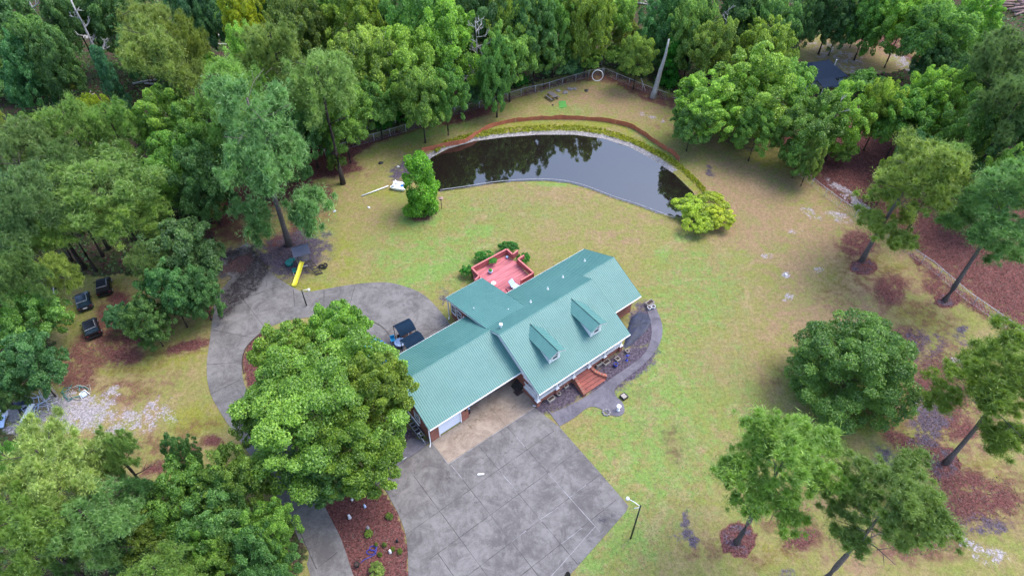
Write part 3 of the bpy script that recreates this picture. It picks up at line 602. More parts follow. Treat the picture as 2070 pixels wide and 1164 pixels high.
# dormers
def dormer(x0,x1):
    xc=(x0+x1)/2; yf=1.83; e=MB(); zb=zF(yf); w_=(x1-x0)/2; sd=.5; zp=5.95; ze=zp-sd*w_
    dz=MB()
    # front wall + cheeks as one closed body that runs back into the main slope
    yb_e=(ze-3.106)/SL; yb_p=(zp-3.106)/SL
    dz.add([(x0,yf,zb-.1),(x1,yf,zb-.1),(x1,yf,ze),(xc,yf,zp),(x0,yf,ze),(x0,yb_e,ze-.02),(x1,yb_e,ze-.02),(xc,yb_p,zp-.02),(x0,yf+.1,zb-.2),(x1,yf+.1,zb-.2)],
       [(0,1,2,3,4),(0,4,5,8),(1,9,6,2),(4,3,7,5),(3,2,6,7)])
    d=dz.build('dormer',M['white'],hs)
    ov=.33; fo=.42; th=.05
    for s in(-1,1):
        xe=xc+s*(w_+ov); zee=zp-sd*(w_+ov)+.04; zpp=zp+.05; yb1=(zee-3.106)/SL-.02; yb2=(zpp-3.106)/SL+.02; y0=yf-fo
        m=MB(); vs=[(xe,y0,zee),(xc,y0,zpp),(xc,yb2,zpp),(xe,yb1,zee)]; vs+=[(a,b,c_-th) for a,b,c_ in vs]
        m.add(vs,[(0,1,2,3),(7,6,5,4),(0,4,5,1),(1,5,6,2),(2,6,7,3),(3,7,4,0)]); ro=m.build('dormer_roof',M['roof'],d)
        m=MB(); n=19
        for i in range(n):
            y=y0+.02+i*(yb2-y0)/n
            # rib from eave to peak at this y, clipped where the slope meets the main roof
            t0=0 if y<yb1 else (y-yb1)/(yb2-yb1)
            if t0>.97: continue
            a=(xe+(xc-xe)*t0,y,zee+(zpp-zee)*t0+.014); b=(xc,y,zpp+.014); m.bar(a,b,.045,.028)
        m.bar((xc,y0,zpp+.012),(xc,yb2,zpp+.012),.06,.02); m.build('dormer_seams',M['rib'],d)
        m=MB(); m.bar((xe,y0+.02,zee-.09),(xc,y0+.02,zpp-.09),.05,.12); m.build('dormer_fascia',M['white_dirty'],d)
    window(d,(xc,yf,zb+.82),.66,.95,'y-')
dormer(2.86,4.3); dormer(8.62,10.12)
# ---------------- red deck behind the house ----------------
dk=thing('red_deck','large red stained wooden deck with solid railings behind the teal roofed house','deck',HL(8,16.5,0),HYAW)
def D(x,y): return(x-8,y-16.5)
m=MB(); m.prism([D(5.0,13.1),D(11.15,13.1),D(11.15,19.9),D(5.85,19.9),D(5.0,18.2)],.78,.9); m.build('deck_floor',M['deck'],dk)
def drail(P,closed=False):
    for a,b in zip(P,P[1:]):
        a,b=Vector((*D(*a),0)),Vector((*D(*b),0)); u=Vector((0,0,1)); L=(b-a).length; m=MB()
        m.bar(a+u*1.36,b+u*1.36,.035,.86)
        o=m.build('railing_panel',M['deck_in'],dk)
        m=MB(); m.bar(a+u*1.82,b+u*1.82,.2,.05); m.build('railing_cap',M['deck_rail'],o)
        m=MB(); n=max(1,int(L/.16))
        for i in range(n): p=a+(b-a)*((i+.5)/n); m.bar(p+u*.95,p+u*1.78,.09,.09)
        for i in (0,1): p=a+(b-a)*i; m.bar(p+u*.0,p+u*1.8,.12)
        m.build('balusters',M['deck_rail'],o)
drail([(4.95,18.05),(5.75,18.35),(5.79,19.98),(11.2,19.98),(11.2,18.75)]); drail([(11.2,17.7),(11.24,14.7),(9.25,14.65)])
drail([(11.2,18.75),(12.15,18.95)]); drail([(11.2,17.7),(12.2,17.8)])
m=MB()
for i in range(4): a=D(11.25+i*.25,17.85); b=D(11.5+i*.25,18.7); m.box(a[0],a[1],.55-i*.18,b[0],b[1],.62-i*.18)
m.build('deck_steps',M['deck_rail'],dk)
m=MB(); m.box(*D(7.4,13.7),.9,*D(9.1,15.3),1.08); m.build('deck_platform',M['deck'],dk)
# ---------------- foliage ----------------
def leafmat(name,trans=.48):
    k=N(name); oi=k.n('ShaderNodeObjectInfo'); at=k.n('ShaderNodeAttribute',attribute_name='tint')
    hsv=k.n('ShaderNodeHueSaturation'); k.l(oi.outputs['Color'],hsv.inputs['Color'])
    k.l(k.math('MULTIPLY_ADD',at.outputs['Fac'],-.035,.5175),hsv.inputs['Hue']); hsv.inputs['Saturation'].default_value=1.
    k.l(k.math('MULTIPLY_ADD',at.outputs['Fac'],1.1,.5),hsv.inputs['Value'])
    d=k.n('ShaderNodeBsdfDiffuse'); t=k.n('ShaderNodeBsdfTranslucent'); k.l(hsv.outputs[0],d.inputs[0]); k.l(hsv.outputs[0],t.inputs[0])
    g=k.n('ShaderNodeBsdfGlossy'); g.inputs['Roughness'].default_value=.5; g.inputs[0].default_value=(.9,.95,1,1)
    m=k.n('ShaderNodeMixShader'); m.inputs[0].default_value=trans; k.l(d.outputs[0],m.inputs[1]); k.l(t.outputs[0],m.inputs[2])
    m2=k.n('ShaderNodeMixShader'); m2.inputs[0].default_value=.035; k.l(m.outputs[0],m2.inputs[1]); k.l(g.outputs[0],m2.inputs[2]); k.l(m2.outputs[0],k.o.inputs[0]); return k.m
M['leaf']=leafmat('leaves'); M['needle']=leafmat('pine_needles',.4)
def unit(v): return v/np.linalg.norm(v,axis=-1,keepdims=True)
def cards(name,cen,nor,size,tint,mat,aspect=1.5,g=None):
    # leaf clusters: two-triangle bent cards about each centre
    n=len(cen); g=g or rng
    r=unit(g.normal(size=(n,3))); u=unit(np.cross(nor,r)); v=np.cross(nor,u)
    sz=size[:,None]; a=u*sz*.5*aspect; b=v*sz*.5; h=nor*sz*.18
    vs=np.stack([cen-a-h,cen-b*.9,cen+a-h,cen+b*1.1],1).reshape(-1,3)
    base=np.arange(n)*4; fs=np.stack([base,base+1,base+2,base,base+2,base+3],-1).reshape(-1,3)
    me=bpy.data.meshes.new(name); me.vertices.add(4*n); me.vertices.foreach_set('co',vs.ravel())
    me.loops.add(fs.size); me.loops.foreach_set('vertex_index',fs.ravel().astype(np.int32))
    me.polygons.add(len(fs)); me.polygons.foreach_set('loop_start',np.arange(0,fs.size,3,dtype=np.int32)); me.polygons.foreach_set('loop_total',np.full(len(fs),3,dtype=np.int32))
    me.update(calc_edges=True); at=me.attributes.new('tint','FLOAT','FACE'); at.data.foreach_set('value',np.repeat(tint,2))
    me.materials.append(mat); return me
def broad(seed,nl=46,n=15000,sz=.062,flat=.82,lobe=(.2,.36),low=-.75,rough=.45,shape='round',kmax=1.25,tilt=.35):
    g=np.random.default_rng(seed); cs=[];rs=[]
    i=0
    while len(cs)<nl and i<4000:
        i+=1; d=unit(g.normal(size=3)); r=g.uniform(*lobe)
        if d[2]<low: continue
        k=g.uniform(.25,kmax)**.62*(1-r*.8)
        p=d*k*np.array([1,1,flat])
        if shape=='cone': p[2]=g.uniform(-1,1); q=(1-.55*max(p[2],0)-.25*max(-p[2]-.5,0))*.75; a=g.uniform(0,6.28); w_=g.uniform(.4,.85)*q; p[0]=w_*math.cos(a);p[1]=w_*math.sin(a)
        if all(np.linalg.norm(p-c)>.42*min(r,q_) for c,q_ in zip(cs,rs)): cs.append(p);rs.append(r)
    cs=np.array(cs);rs=np.array(rs); w_=rs**2/np.sum(rs**2); li=g.choice(len(cs),n,p=w_)
    d=unit(g.normal(size=(n,3))+unit(cs[li]+1e-6)*.5+np.array([0,0,.45])); rr=rs[li]*(1-.45*g.random(n)**2.2)
    wob=1+rough*.5*np.sin(d[:,0]*7+li)*np.sin(d[:,1]*6+li*2)*np.sin(d[:,2]*7+li*3)
    tl=g.normal(0,tilt,(len(cs),2)); q_=d*(rr*wob)[:,None]; q_[:,2]=q_[:,2]*.62+q_[:,0]*tl[li,0]+q_[:,1]*tl[li,1]; cen=cs[li]+q_
    nor=unit(d*.7+g.normal(size=(n,3))*.6+np.array([0,0,.35])); size=sz*g.uniform(.5,1.35,n)
    lt=g.uniform(.15,.6,len(cs)); tint=np.clip(lt[li]+g.normal(0,.2,n),0,1)
    if shape=='cone': cen=cen*np.array([1,1,1.])
    return cards('crown',cen,nor,size,tint,M['leaf'],g=g)
def pinecrown(seed,npf=95,n=30000,flat=.75,pr=(.085,.15),rnd=.3,nb_=None,loose=.16):
    g=np.random.default_rng(seed); cs=[];rs=[];i=0
    nb=nb_ or g.integers(15,22); bd=[]
    for b in range(nb): bd.append((b*2.4+g.uniform(-.4,.4),g.uniform(-.75,.85)))
    while len(cs)<npf and i<6000:
        i+=1; a,z=bd[g.integers(nb)]; hz=math.sqrt(max(0.05,1-z*z)); k=g.uniform(.25,1)**.6
        p=np.array([math.cos(a)*hz*k,math.sin(a)*hz*k,z*flat+.12*(k-.5)])+g.normal(0,.09,3)
        if g.random()<rnd: d=unit(g.normal(size=3)); d[2]=abs(d[2]); p=d*np.array([.8,.8,flat])*g.uniform(.5,.95)
        r=g.uniform(*pr)
        if all(np.linalg.norm(p-c)>.7*min(r,q) for c,q in zip(cs,rs)): cs.append(p);rs.append(r)
    cs=np.array(cs);rs=np.array(rs); w_=rs**2/np.sum(rs**2); li=g.choice(len(cs),n,p=w_)
    d=unit(g.normal(size=(n,3))+np.array([0,0,.55])+unit(cs[li])*.25)
    # needle sprays: slender blades pointing out of each tuft
    inn=cs[li]+d*(rs[li]*g.uniform(.08,.5,n))[:,None]; L=rs[li]*g.uniform(.5,.95,n); tip=inn+d*L[:,None]
    # loose needles between the tufts
    q=g.random(n)<loose; dd_=unit(g.normal(size=(n,3))); inn[q]=(cs[li]+dd_*(rs[li]*g.uniform(.9,1.9,n))[:,None])[q]; tip=inn+d*L[:,None]
    s=unit(np.cross(d,g.normal(size=(n,3))))*(rs[li]*g.uniform(.035,.085,n))[:,None]
    vs=np.stack([inn-s,inn+s,tip+s*.4],1).reshape(-1,3); fs=np.arange(3*n).reshape(-1,3)
    me=bpy.data.meshes.new('crown'); me.vertices.add(3*n); me.vertices.foreach_set('co',vs.ravel())
    me.loops.add(3*n); me.loops.foreach_set('vertex_index',fs.ravel().astype(np.int32)); me.polygons.add(n)
    me.polygons.foreach_set('loop_start',np.arange(0,3*n,3,dtype=np.int32)); me.polygons.foreach_set('loop_total',np.full(n,3,dtype=np.int32)); me.update(calc_edges=True)
    lt=g.uniform(.2,.6,len(cs)); at=me.attributes.new('tint','FLOAT','FACE'); at.data.foreach_set('value',np.clip(lt[li]+g.normal(0,.14,n),0,1).astype(float))
    me.materials.append(M['needle']); return me,cs
def limbs(seed,targets,h0,h1,r0,name='limbs',sag=.06,mat='bark',top=True):
    # tapered trunk with limbs reaching to the given points (unit crown space mapped by caller)
    g=random.Random(seed); m=MB()
    return m
BROAD=[broad(100+i,nl=125+8*i,n=44000,sz=.032,lobe=(.085,.19),low=(-.6 if i<3 else -.85),flat=(.8,.95,.7,.9,1.0,.8)[i]) for i in range(6)]
CONE=[broad(150+i,nl=85,n=30000,lobe=(.17,.27),shape='cone',sz=.042,tilt=.1) for i in range(2)]
TPINE=[pinecrown(250+i,npf=560,n=130000,flat=1.6,pr=(.06,.115)) for i in range(2)]
YPINE=[pinecrown(270+i,npf=(105,130,118)[i],n=85000,pr=(.06,.115),rnd=.05,loose=.04,nb_=(17,20,15)[i],flat=.9) for i in range(3)]
PINE=[pinecrown(200+i,npf=(360,420,300,460)[i],n=85000,pr=(.06,.115)) for i in range(4)]
BUSH=[broad(170+i,nl=60,n=16000,sz=.05,lobe=(.14,.25),low=-.3,flat=.75) for i in range(2)]
HERO={'oak':broad(301,nl=190,n=125000,sz=.0195,lobe=(.085,.17),low=-.5,flat=.75),'round':broad(302,nl=260,n=120000,sz=.0195,lobe=(.09,.17),low=-.9,flat=.95,kmax=1.,tilt=.15),'oak2':broad(303,nl=90,n=42000,sz=.034,lobe=(.12,.22),low=-.6,flat=.8)}
GR={'mid':(.22,.41,.065),'bright':(.33,.52,.07),'dark':(.135,.29,.07),'yel':(.4,.5,.035),'pine':(.28,.41,.085),'bpine':(.24,.41,.1),'olive':(.24,.35,.055),'dpine':(.18,.3,.075),'teal':(.12,.29,.1)}
def trunkmesh(h,r,seed,lean=(0,0),nb=6,bh=.5,spread=.3,crown_r=1,targets=None):
    g=random.Random(seed); m=MB(); pts=[];rs=[]
    for i in range(8):
        t=i/7; pts.append((lean[0]*t*t*h+g.uniform(-.02,.02)*h*.3*t,lean[1]*t*t*h+g.uniform(-.02,.02)*h*.3*t,h*t-.15)); rs.append(r*(1.35 if i==0 else 1-.72*t))
    m.tube(pts,rs,8)
    for b in range(nb):
        t=bh+(1-bh)*(b+.5)/nb; i=min(6,int(t*7)); p=Vector(pts[i]).lerp(Vector(pts[i+1]),t*7-i); a=b*2.4+g.uniform(-.5,.5)
        L=crown_r*g.uniform(.5,.85); e=p+Vector((math.cos(a)*L,math.sin(a)*L,L*g.uniform(.1,.5)))
        mid=p.lerp(e,.5)+Vector((g.uniform(-.1,.1)*L,g.uniform(-.1,.1)*L,g.uniform(-.02,.12)*L)); rr=r*.26*(1.1-t)
        m.tube([p,mid,e],[rr+.03,rr*.7+.02,.02],5)
        for q in range(2):
            s=p.lerp(e,.45+.2*q); a2=a+(-1)**q*g.uniform(.5,1.1); e2=s+Vector((math.cos(a2)*L*.4,math.sin(a2)*L*.4,L*.2)); m.tube([s,e2],[rr*.5+.015,.015],4)
    return m
tcount=[0]
TREES=[]
TMESH={}
def tree(kind,px,py,rpx,h,label=None,col='mid',cat='tree',group=None,base=None,sq=1.,zc=None,var=None,rz=None,trunk='bark',name=None,vis_r=None,hero=None,vz=None):
    """crown seen around bearing (px,py), h tall; base given as a ground bearing when the foot is visible"""
    i=tcount[0]; tcount[0]+=1; g=random.Random(i*13+5)
    fl={'broad':.54,'bush':.5,'pine':.72,'cone':.5}[kind]
    hc=h*fl if zc is None else zc
    cc=G(px,py,hc); r=rpx/ppm(cc)
    b=G(*base) if base else Vector((cc.x,cc.y,0))
    for q in (G(189,668),G(173,614),G(214,584),G(93,593)):
        if not base and math.hypot(b.x-q.x,b.y-q.y)<3.4: b=b+Vector((-1.6,4.2,0))
    nm=name or {'broad':'leafy_tree','bush':'shrub','pine':'pine_tree','cone':'leafy_tree'}[kind]
    t=thing(nm,label,cat,b,0,group)
    v=i if var is None else var
    if kind=='pine': me,cs=PINE[v%4]
    elif kind=='cone': me=CONE[v%2]
    elif kind=='bush': me=BUSH[v%2]
    else: me=BROAD[v%6]
    if hero: me=HERO[hero]
    if kind=='pine' and base: me=YPINE[v%3][0]
    tall=kind=='pine' and vz and vz/r>1.1
    if tall: me=TPINE[v%2][0]
    cr=bpy.data.objects.new('crown',me); C.objects.link(cr); cr.parent=t
    cr.location=(cc.x-b.x,cc.y-b.y,hc); vz=vz or (h-hc)*1.05
    ax=g.uniform(.88,1.14); cr.scale=(r*ax,r/ax,(vz/1.6 if tall else max(vz,.5*r)*sq) if kind!='cone' else h*.5); cr.rotation_euler=(0,0,g.uniform(0,6.28) if rz is None else rz)
    c=GR[col]; j=g.uniform(.84,1.2); cr.color=(c[0]*j*g.uniform(.85,1.14),c[1]*j,c[2]*j*g.uniform(.85,1.2),1)
    th=hc if kind!='pine' else h*.9
    key=None
    if base: lx,ly=(cc.x-b.x)/th,(cc.y-b.y)/th; 
    else: lx=ly=0
    if base or hero:
        tm=trunkmesh(th,(.0165*h if kind!='bush' else .08),i,(lx,ly),nb=12 if kind=='pine' else 8,bh=.55 if kind=='pine' else .3,crown_r=r*.85).build('trunk',M[trunk],t,True)
    else:
        key=(kind,i%3)
        if key not in TMESH:
            TMESH[key]=trunkmesh(12,.26,i%3,nb=8,bh=.5,crown_r=3.2).build('trunk',M['bark_dark'],t,True); tm=TMESH[key]
        else:
            tm=TMESH[key].copy(); C.objects.link(tm); tm.parent=t
        tm.scale=(th/12*.8,th/12*.8,th/12)
    TREES.append((cc.x,cc.y,r)); return t
def T(kind,px,py,r,h,label,col='mid',base=None,**k):
    if base:
        b=G(*base); best=min(np.arange(1.5,26,.1),key=lambda z:(G(px,py,z)-Vector((b.x,b.y,z))).length)
        k.setdefault('zc',float(best)); h=max(h,best*1.15)
    return tree(kind,px,py,r,h,label,col,base=base,**k)
# --- yard trees
GR['ptip']=(.5,.6,.04)
GR['ypine']=(.25,.38,.06)
T('pine',1838,388,92,18,'pine with a grey bare trunk standing alone just inside the right fence','ypine',(1742,527),var=0,vz=7)
T('pine',2022,430,100,19,'pine with a long dark leaning trunk in a mulch ring near the right fence','bpine',(1910,607),var=1,vz=7)
T('pine',2015,790,112,16,'pine at the right edge of the lawn rising from a wide dark red mulch ring','ypine',(1912,935),var=3,vz=6.5)
T('pine',1578,938,124,17,'open crowned pine on the lower right lawn with its bare trunk in a mulch ring','ypine',(1490,1095),var=1,vz=5.2)
T('pine',1795,1022,112,17,'pine at the lower right whose trunk foot is cut off by the bottom edge','ypine',(1655,1185),var=0,vz=4.8)
T('pine',545,342,118,24,'very tall pine with hanging branches rising over the wooden playset','bpine',(585,495),var=3,vz=11.5)
GR['rdark']=(.2,.37,.07)
T('broad',1725,752,134,11,'big rounded dark evergreen tree alone on the right lawn','rdark',zc=4.6,hero='round')
GR['maple']=(.24,.5,.03)
T('cone',848,378,50,9.5,'bright green leafy tree at the left tip of the pond beside the pedal boat','maple',zc=4.3,name='leafy_tree')
GR['maple']=(.24,.5,.03)
GR['oakg']=(.27,.43,.05)
T('broad',650,820,168,14,'huge spreading oak between the looping driveway and the garage','oakg',zc=7.5,hero='oak')
T('broad',768,790,70,13,'leafy oak leaning its crown against the left end of the garage roof','oakg',zc=8,var=2,hero='oak2')
T('broad',588,722,72,12,'yellowish green oak at the upper left of the driveway island','oakg',zc=7.5,var=3,hero='oak2')
T('broad',688,672,62,12,'oak at the top of the driveway island closest to the inner court','oakg',zc=8,var=0,hero='oak2')
T('broad',530,850,56,9,'low oak over the left curve of the driveway loop','mid',zc=5,var=5)
T('broad',720,920,90,12,'oak overhanging the top of the red mulch bed','oakg',zc=7,var=4,hero='oak2')
T('broad',652,952,70,9,'dark lower oak over the narrow lower drive','dark',zc=5,var=3)
for i,(x,y,r,lab) in enumerate([(1395,418,34,'yellow green shrub at the right tip of the pond nearest the water'),(1432,410,36,'yellow green shrub behind its neighbours at the right tip of the pond'),(1455,438,32,'outermost yellow green shrub on the lawn side of the pond tip'),(1415,448,34,'yellow green shrub nearest the house at the right tip of the pond')]):
    T('bush',x,y,r,2.6,lab,'ptip',cat='shrub',group='yellow green shrubs at the pond tip',zc=1.3,sq=1.1)
for i,(x,y,r,lab) in enumerate([(946,547,15,'clipped round shrub at the left corner of the red deck'),(981,520,20,'large clipped round shrub behind the middle of the red deck'),(1027,499,18,'clipped round shrub at the back corner of the red deck'),(1058,523,14,'small clipped shrub at the right side of the red deck')]):
    GR['clip']=(.06,.3,.015); T('bush',x,y,r,1.7,lab,'clip',cat='shrub',group='clipped shrubs round the red deck',zc=.9)
t=T('bush',996,527,9,1.5,'small potted shrub standing on the red deck','clip',cat='plant',zc=1.6,name='potted_shrub')
# --- woods and wood edges, one by one
L=[ # kind,px,py,r,h,col,label
('pine',208,385,108,17,'pine','broad light green pine crown above the three black cars, topmost of its clump'),
('pine',135,452,62,13,'pine','light green pine at the left side of the clump above the black cars'),
('pine',262,438,70,13,'pine','light green pine in the middle of the clump above the black cars'),
('pine',130,350,60,17,'dpine','shaded pine behind the big clump above the black cars'),
('pine',118,548,36,12,'pine','small light green pine crown reaching toward the blue black car'),
('pine',302,540,42,11,'dpine','pine reaching over the half hidden black car'),
('broad',370,520,80,12,'dark','dense dark tree between the pine clump and the soot dark drive'),
('broad',345,598,56,10,'dark','dark leafy tree whose lower edge hangs over the reddish leaf litter'),
('bush',248,640,32,5,'teal','pale leaved small tree right beside the nearest black car'),
('broad',300,650,48,8,'dark','bluish dark small tree below the dark leafy trees at the left drive'),
('broad',400,590,45,9,'dark','dark tree nearest to the left end of the paved loop'),
('broad',45,640,75,11,'mid','leafy tree at the left edge over the brown trailer'),
('broad',60,740,68,10,'dark','dark tree at the left edge above the ladder and scrap pile'),
('broad',10,800,40,7,'dark','dark tree corner at the left edge beside the scrap pile'),
('pine',40,560,55,15,'dpine','shaded pine at the left edge behind the brown trailer'),
('pine',50,420,75,19,'dpine','tall dark pine at the left edge beside the big pine clump'),
('pine',60,300,70,19,'dpine','tall dark pine at the left edge under the bare snags'),
('pine',150,270,60,18,'pine','pine with visible dark trunk in the left woods'),
('pine',230,260,55,16,'pine','pine just below the woodland clearing at the left'),
('broad',342,265,62,15,'bright','bright yellow green tree above the big pines on the left'),
('broad',205,245,36,13,'yel','yellowish tree top at the edge of the left clearing'),
('broad',400,290,68,14,'mid','bright mid green tree between the left pines and the playset pine'),
('broad',410,370,65,13,'dark','dark tree behind the maroon leaf litter left of the playset pine'),
('broad',350,340,60,13,'mid','leafy tree at the upper right of the big pine clump'),
('pine',470,200,75,22,'pine','broad pine behind the tall playset pine'),
('pine',330,120,75,22,'pine','light green pine right of the bare snags'),
('pine',372,108,50,21,'olive','light green pine below the reddish clearing'),
('pine',300,70,55,21,'pine','pine top left of the reddish clearing'),
('broad',500,50,45,17,'yel','yellow green narrow tree at the reddish clearing'),
('broad',508,122,45,16,'bright','yellow green tree at the lower side of the reddish clearing'),
('pine',560,120,70,22,'pine','pine crown in the upper woods right of the reddish clearing'),
('pine',650,180,72,21,'bpine','shaded pine in the upper woods left of the chain link fence'),
('broad',600,60,60,19,'olive','olive green tree top at the upper edge of the woods, left of centre'),
('broad',640,40,50,18,'mid','green crown next to the olive tree top at the upper edge'),
('broad',620,250,50,14,'dark','dark tree at the left start of the chain link fence'),
('broad',690,240,55,14,'mid','leafy tree leaning over the left part of the chain link fence'),
('broad',740,140,70,18,'bright','yellow green tree with bare twigs in front of the upper woods'),
('broad',720,60,60,18,'bright','bright tree top behind the yellow green twiggy tree'),
('broad',760,200,50,13,'mid','green tree behind the chain link fence, second bay'),
('bush',790,230,36,5,'clip','vivid green low tree right behind the chain link fence'),
('broad',840,60,65,19,'mid','green crown at the top of the photo above the lichen covered trees'),
('broad',820,140,70,17,'bright','light green tree left of the bleached dead branches'),
('broad',850,200,60,14,'mid','green tree hanging low over the fence left of the bleached branches'),
('broad',910,110,70,17,'bright','tree mixed with bleached dead branches near the top middle'),
('broad',900,192,48,13,'mid','green tree whose dead pale branches hang to the fence'),
('broad',1003,150,38,14,'mid','bright small crown right of the bleached branches'),
('broad',960,50,60,18,'dark','dark crown at the top of the photo above the bleached branches'),
('broad',1040,50,60,18,'bright','bright crown at the top of the photo left of the pale snag'),
('broad',1030,120,55,14,'mid','green tree behind the fence left of the picnic table'),
('broad',1080,72,50,17,'dark','dark green tree behind the picnic table'),
('bush',1130,125,42,6,'teal','vine covered bluish green mound behind the fence by the picnic table'),
('broad',1120,60,45,16,'mid','green crown behind the vine covered mound'),
('bush',1180,115,36,5,'mid','bright shrubby mound left of the white hoop'),
('broad',1190,45,50,18,'bright','light yellow green tree behind the white hoop'),
('broad',1230,30,52,15,'bright','light tree beside the small clearing at the top'),
('bush',1290,115,40,5,'mid','green mound between the white hoop and the tall dead snag'),
('bush',1250,110,30,5,'mid','low green mound right of the fence corner'),
('cone',1355,130,28,8,'clip','bright green young tree right behind the tall dead snag'),
('broad',1330,60,45,14,'dark','dark tree behind the forked bare tree'),
('broad',1400,70,52,16,'mid','green tree right of the tall dead snag in the upper woods'),
('broad',1440,110,48,15,'olive','pale tree with dangling bare vines in the upper woods'),
('broad',1500,40,60,17,'dark','dark tall crown at the top right of centre'),
('broad',1560,60,55,17,'dark','dark tree left of the neighbour clearing'),
('broad',1440,215,75,12,'bright','light green rounded tree over the right end of the pond fence'),
('broad',1510,190,85,14,'bright','large light green tree left of the blue roofed neighbour house'),
('broad',1545,110,60,15,'bright','yellowish green tree top left of the blue roofed neighbour house'),
('broad',1400,250,45,9,'mid','small leafy tree nearest to the pond among the right hand trees'),
('broad',1530,270,45,9,'mid','leafy tree low on the lawn edge above the brown puddle'),
('broad',1590,180,60,12,'bright','light tree covering the left part of the neighbour house'),
('broad',1640,260,70,12,'mid','leafy tree in front of the neighbour house with pale bare twigs'),
('broad',1700,248,58,12,'bright','light tree right in front of the neighbour house clearing'),
('broad',1620,310,40,8,'mid','leafy tree over the start of the right fence'),
('broad',1782,224,50,13,'bright','bright tree below the sandy clearing'),
('broad',1862,212,56,13,'bright','bright tree right of the sandy clearing'),
('broad',1830,240,60,13,'mid','green tree behind the lone pine of the right fence'),
('broad',1910,210,55,13,'bright','vivid light tree in the right woods'),
('broad',1950,270,60,14,'mid','green tree behind the long leaning pine'),
('pine',2040,130,70,20,'dpine','dark pine at the upper right edge'),
('pine',2050,220,65,19,'dpine','dark pine at the right edge below the upper pine'),
('broad',2040,300,60,15,'dark','dark tree at the right edge over the leaning pine'),
('broad',1980,170,50,15,'dark','dark green crown left of the right edge pines'),
('broad',1690,8,50,17,'dark','dark tree at the top behind the sandy clearing'),
('broad',1762,32,45,15,'mid','green tree at the upper rim of the sandy clearing'),
('broad',1830,40,60,16,'bright','bright tree left of the log pile track'),
('broad',1900,80,70,16,'mid','airy light tree in front of the pale track'),
('broad',1960,60,50,14,'bright','light tree just below the log pile'),
('broad',1890,130,45,11,'dark','tree with a pale visible trunk right of the sandy clearing'),
('broad',1622,42,36,13,'dark','small dark tree at the left rim of the sandy clearing'),
('pine',110,948,112,17,'pine','bright broad pine at the lower left reaching toward the sand patch'),
('pine',238,918,40,14,'pine','outer bough crown of the lower left pine reaching over the lawn'),
('pine',60,1080,100,17,'pine','pine with yellowish tufts at the bottom left corner'),
('pine',190,1060,85,15,'bpine','bluish pine at the bottom left beside the leafy grove'),
('broad',375,1012,78,11,'mid','bright leafy tree in the grove at the bottom left'),
('broad',472,985,68,11,'mid','leafy tree of the bottom left grove nearest the driveway loop'),
('broad',375,922,30,8,'dark','small dark rounded tree at the top of the bottom left grove'),
('broad',450,1060,85,11,'dark','dark leafy tree in the middle of the bottom left grove'),
('broad',545,1078,56,10,'mid','leafy tree of the bottom left grove beside the narrow drive'),
('broad',540,1140,60,10,'dark','dark leafy tree cut by the bottom edge beside the narrow drive'),
('broad',300,1080,62,9,'olive','olive tree between the lower left pines and the leafy grove'),
('pine',330,1165,70,12,'pine','pine top cut by the bottom edge below the leafy grove'),
('broad',440,1150,55,9,'mid','bright leafy tree cut by the bottom edge left of the drive'),
('broad',112,128,44,16,'dark','dark tree wrapped round the bare snags at the upper left'),
('broad',80,110,60,17,'dark','dark ivy clad tree at the upper left'),
('broad',30,50,60,18,'dark','dark tree at the upper left corner'),
('broad',150,40,55,18,'dark','dark crown at the top behind the bare snags'),
('broad',230,30,55,18,'dark','dark crown at the top left, right of the bare snags'),
('broad',45,150,50,14,'teal','bluish green tree left of the maroon woodland clearing'),
('cone',225,165,26,11,'teal','ivy covered trunk standing in the woodland clearing'),
('broad',290,118,44,14,'dark','dark tree at the right side of the woodland clearing'),
('broad',400,30,50,18,'teal','bluish green tree at the top left of the reddish clearing'),
('broad',398,52,34,16,'teal','bluish green tree directly left of the reddish clearing'),
('broad',760,20,50,18,'dark','dark crown at the top, left of centre'),
('broad',900,20,50,18,'dark','dark crown at the top near the middle'),
('broad',1000,10,50,18,'dark','dark crown touching the top edge near the middle'),
('broad',1110,10,50,17,'mid','green crown touching the top edge right of the middle'),
('broad',1390,15,50,16,'dark','dark crown touching the top edge right of the forked bare tree'),
('broad',560,10,45,18,'dark','dark crown touching the top edge above the reddish clearing pines'),
('broad',1780,5,50,16,'dark','dark crown touching the top edge behind the right clearing'),
('broad',2010,390,48,13,'bright','bright crown half behind the leaning pine on the right'),
('pine',1905,340,45,15,'pine','small pine crown between the two fence pines on the right'),
('broad',590,330,40,9,'dark','low dark tree at the edge of the maroon litter left of the fence'),
('broad',680,330,20,3,'olive','low bush at the corner of the lawn below the chain link fence'),
]
for a in L:
    k_,x,y,r,h,c,lab=a
    T(k_,x,y,r,h,lab,c,group=None)
# understorey: smaller trees standing between those above
LM=[('playset pine',540,300),('reddish clearing',445,85),('woodland clearing',250,190),('bare snags',170,110),('bleached branches',960,110),('picnic table',1115,195),('white hoop',1208,150),('tall dead snag',1335,140),('forked bare tree',1305,60),('neighbour house',1640,150),('sandy clearing',1740,110),('log pile',2040,20),('long leaning pine',2000,430),('lone fence pine',1840,380),('pines above the cars',215,430),('scrap pile',60,820),('dark drive end',470,530),('chain link fence end',660,300),('narrow lower drive',640,1100),('lower left pines',110,980),('trailer',95,590),('chain link fence middle',900,225)]
CLEAR=[(445,90,55,38),(190,110,60,50),(110,60,40,30),(200,195,130,36),(330,175,45,18),(1320,30,50,18),(1740,105,135,50),(1640,140,45,36),(1800,130,90,30),(2030,30,60,36),(1215,130,20,30),(1322,140,26,46),(1930,470,120,60),(1700,370,60,50),(1990,560,90,90),(470,440,60,60),(95,590,30,18),(195,590,90,80),(1860,70,30,30),(1930,120,40,20),(1300,40,30,40)]
g=random.Random(42); used={}; made=0
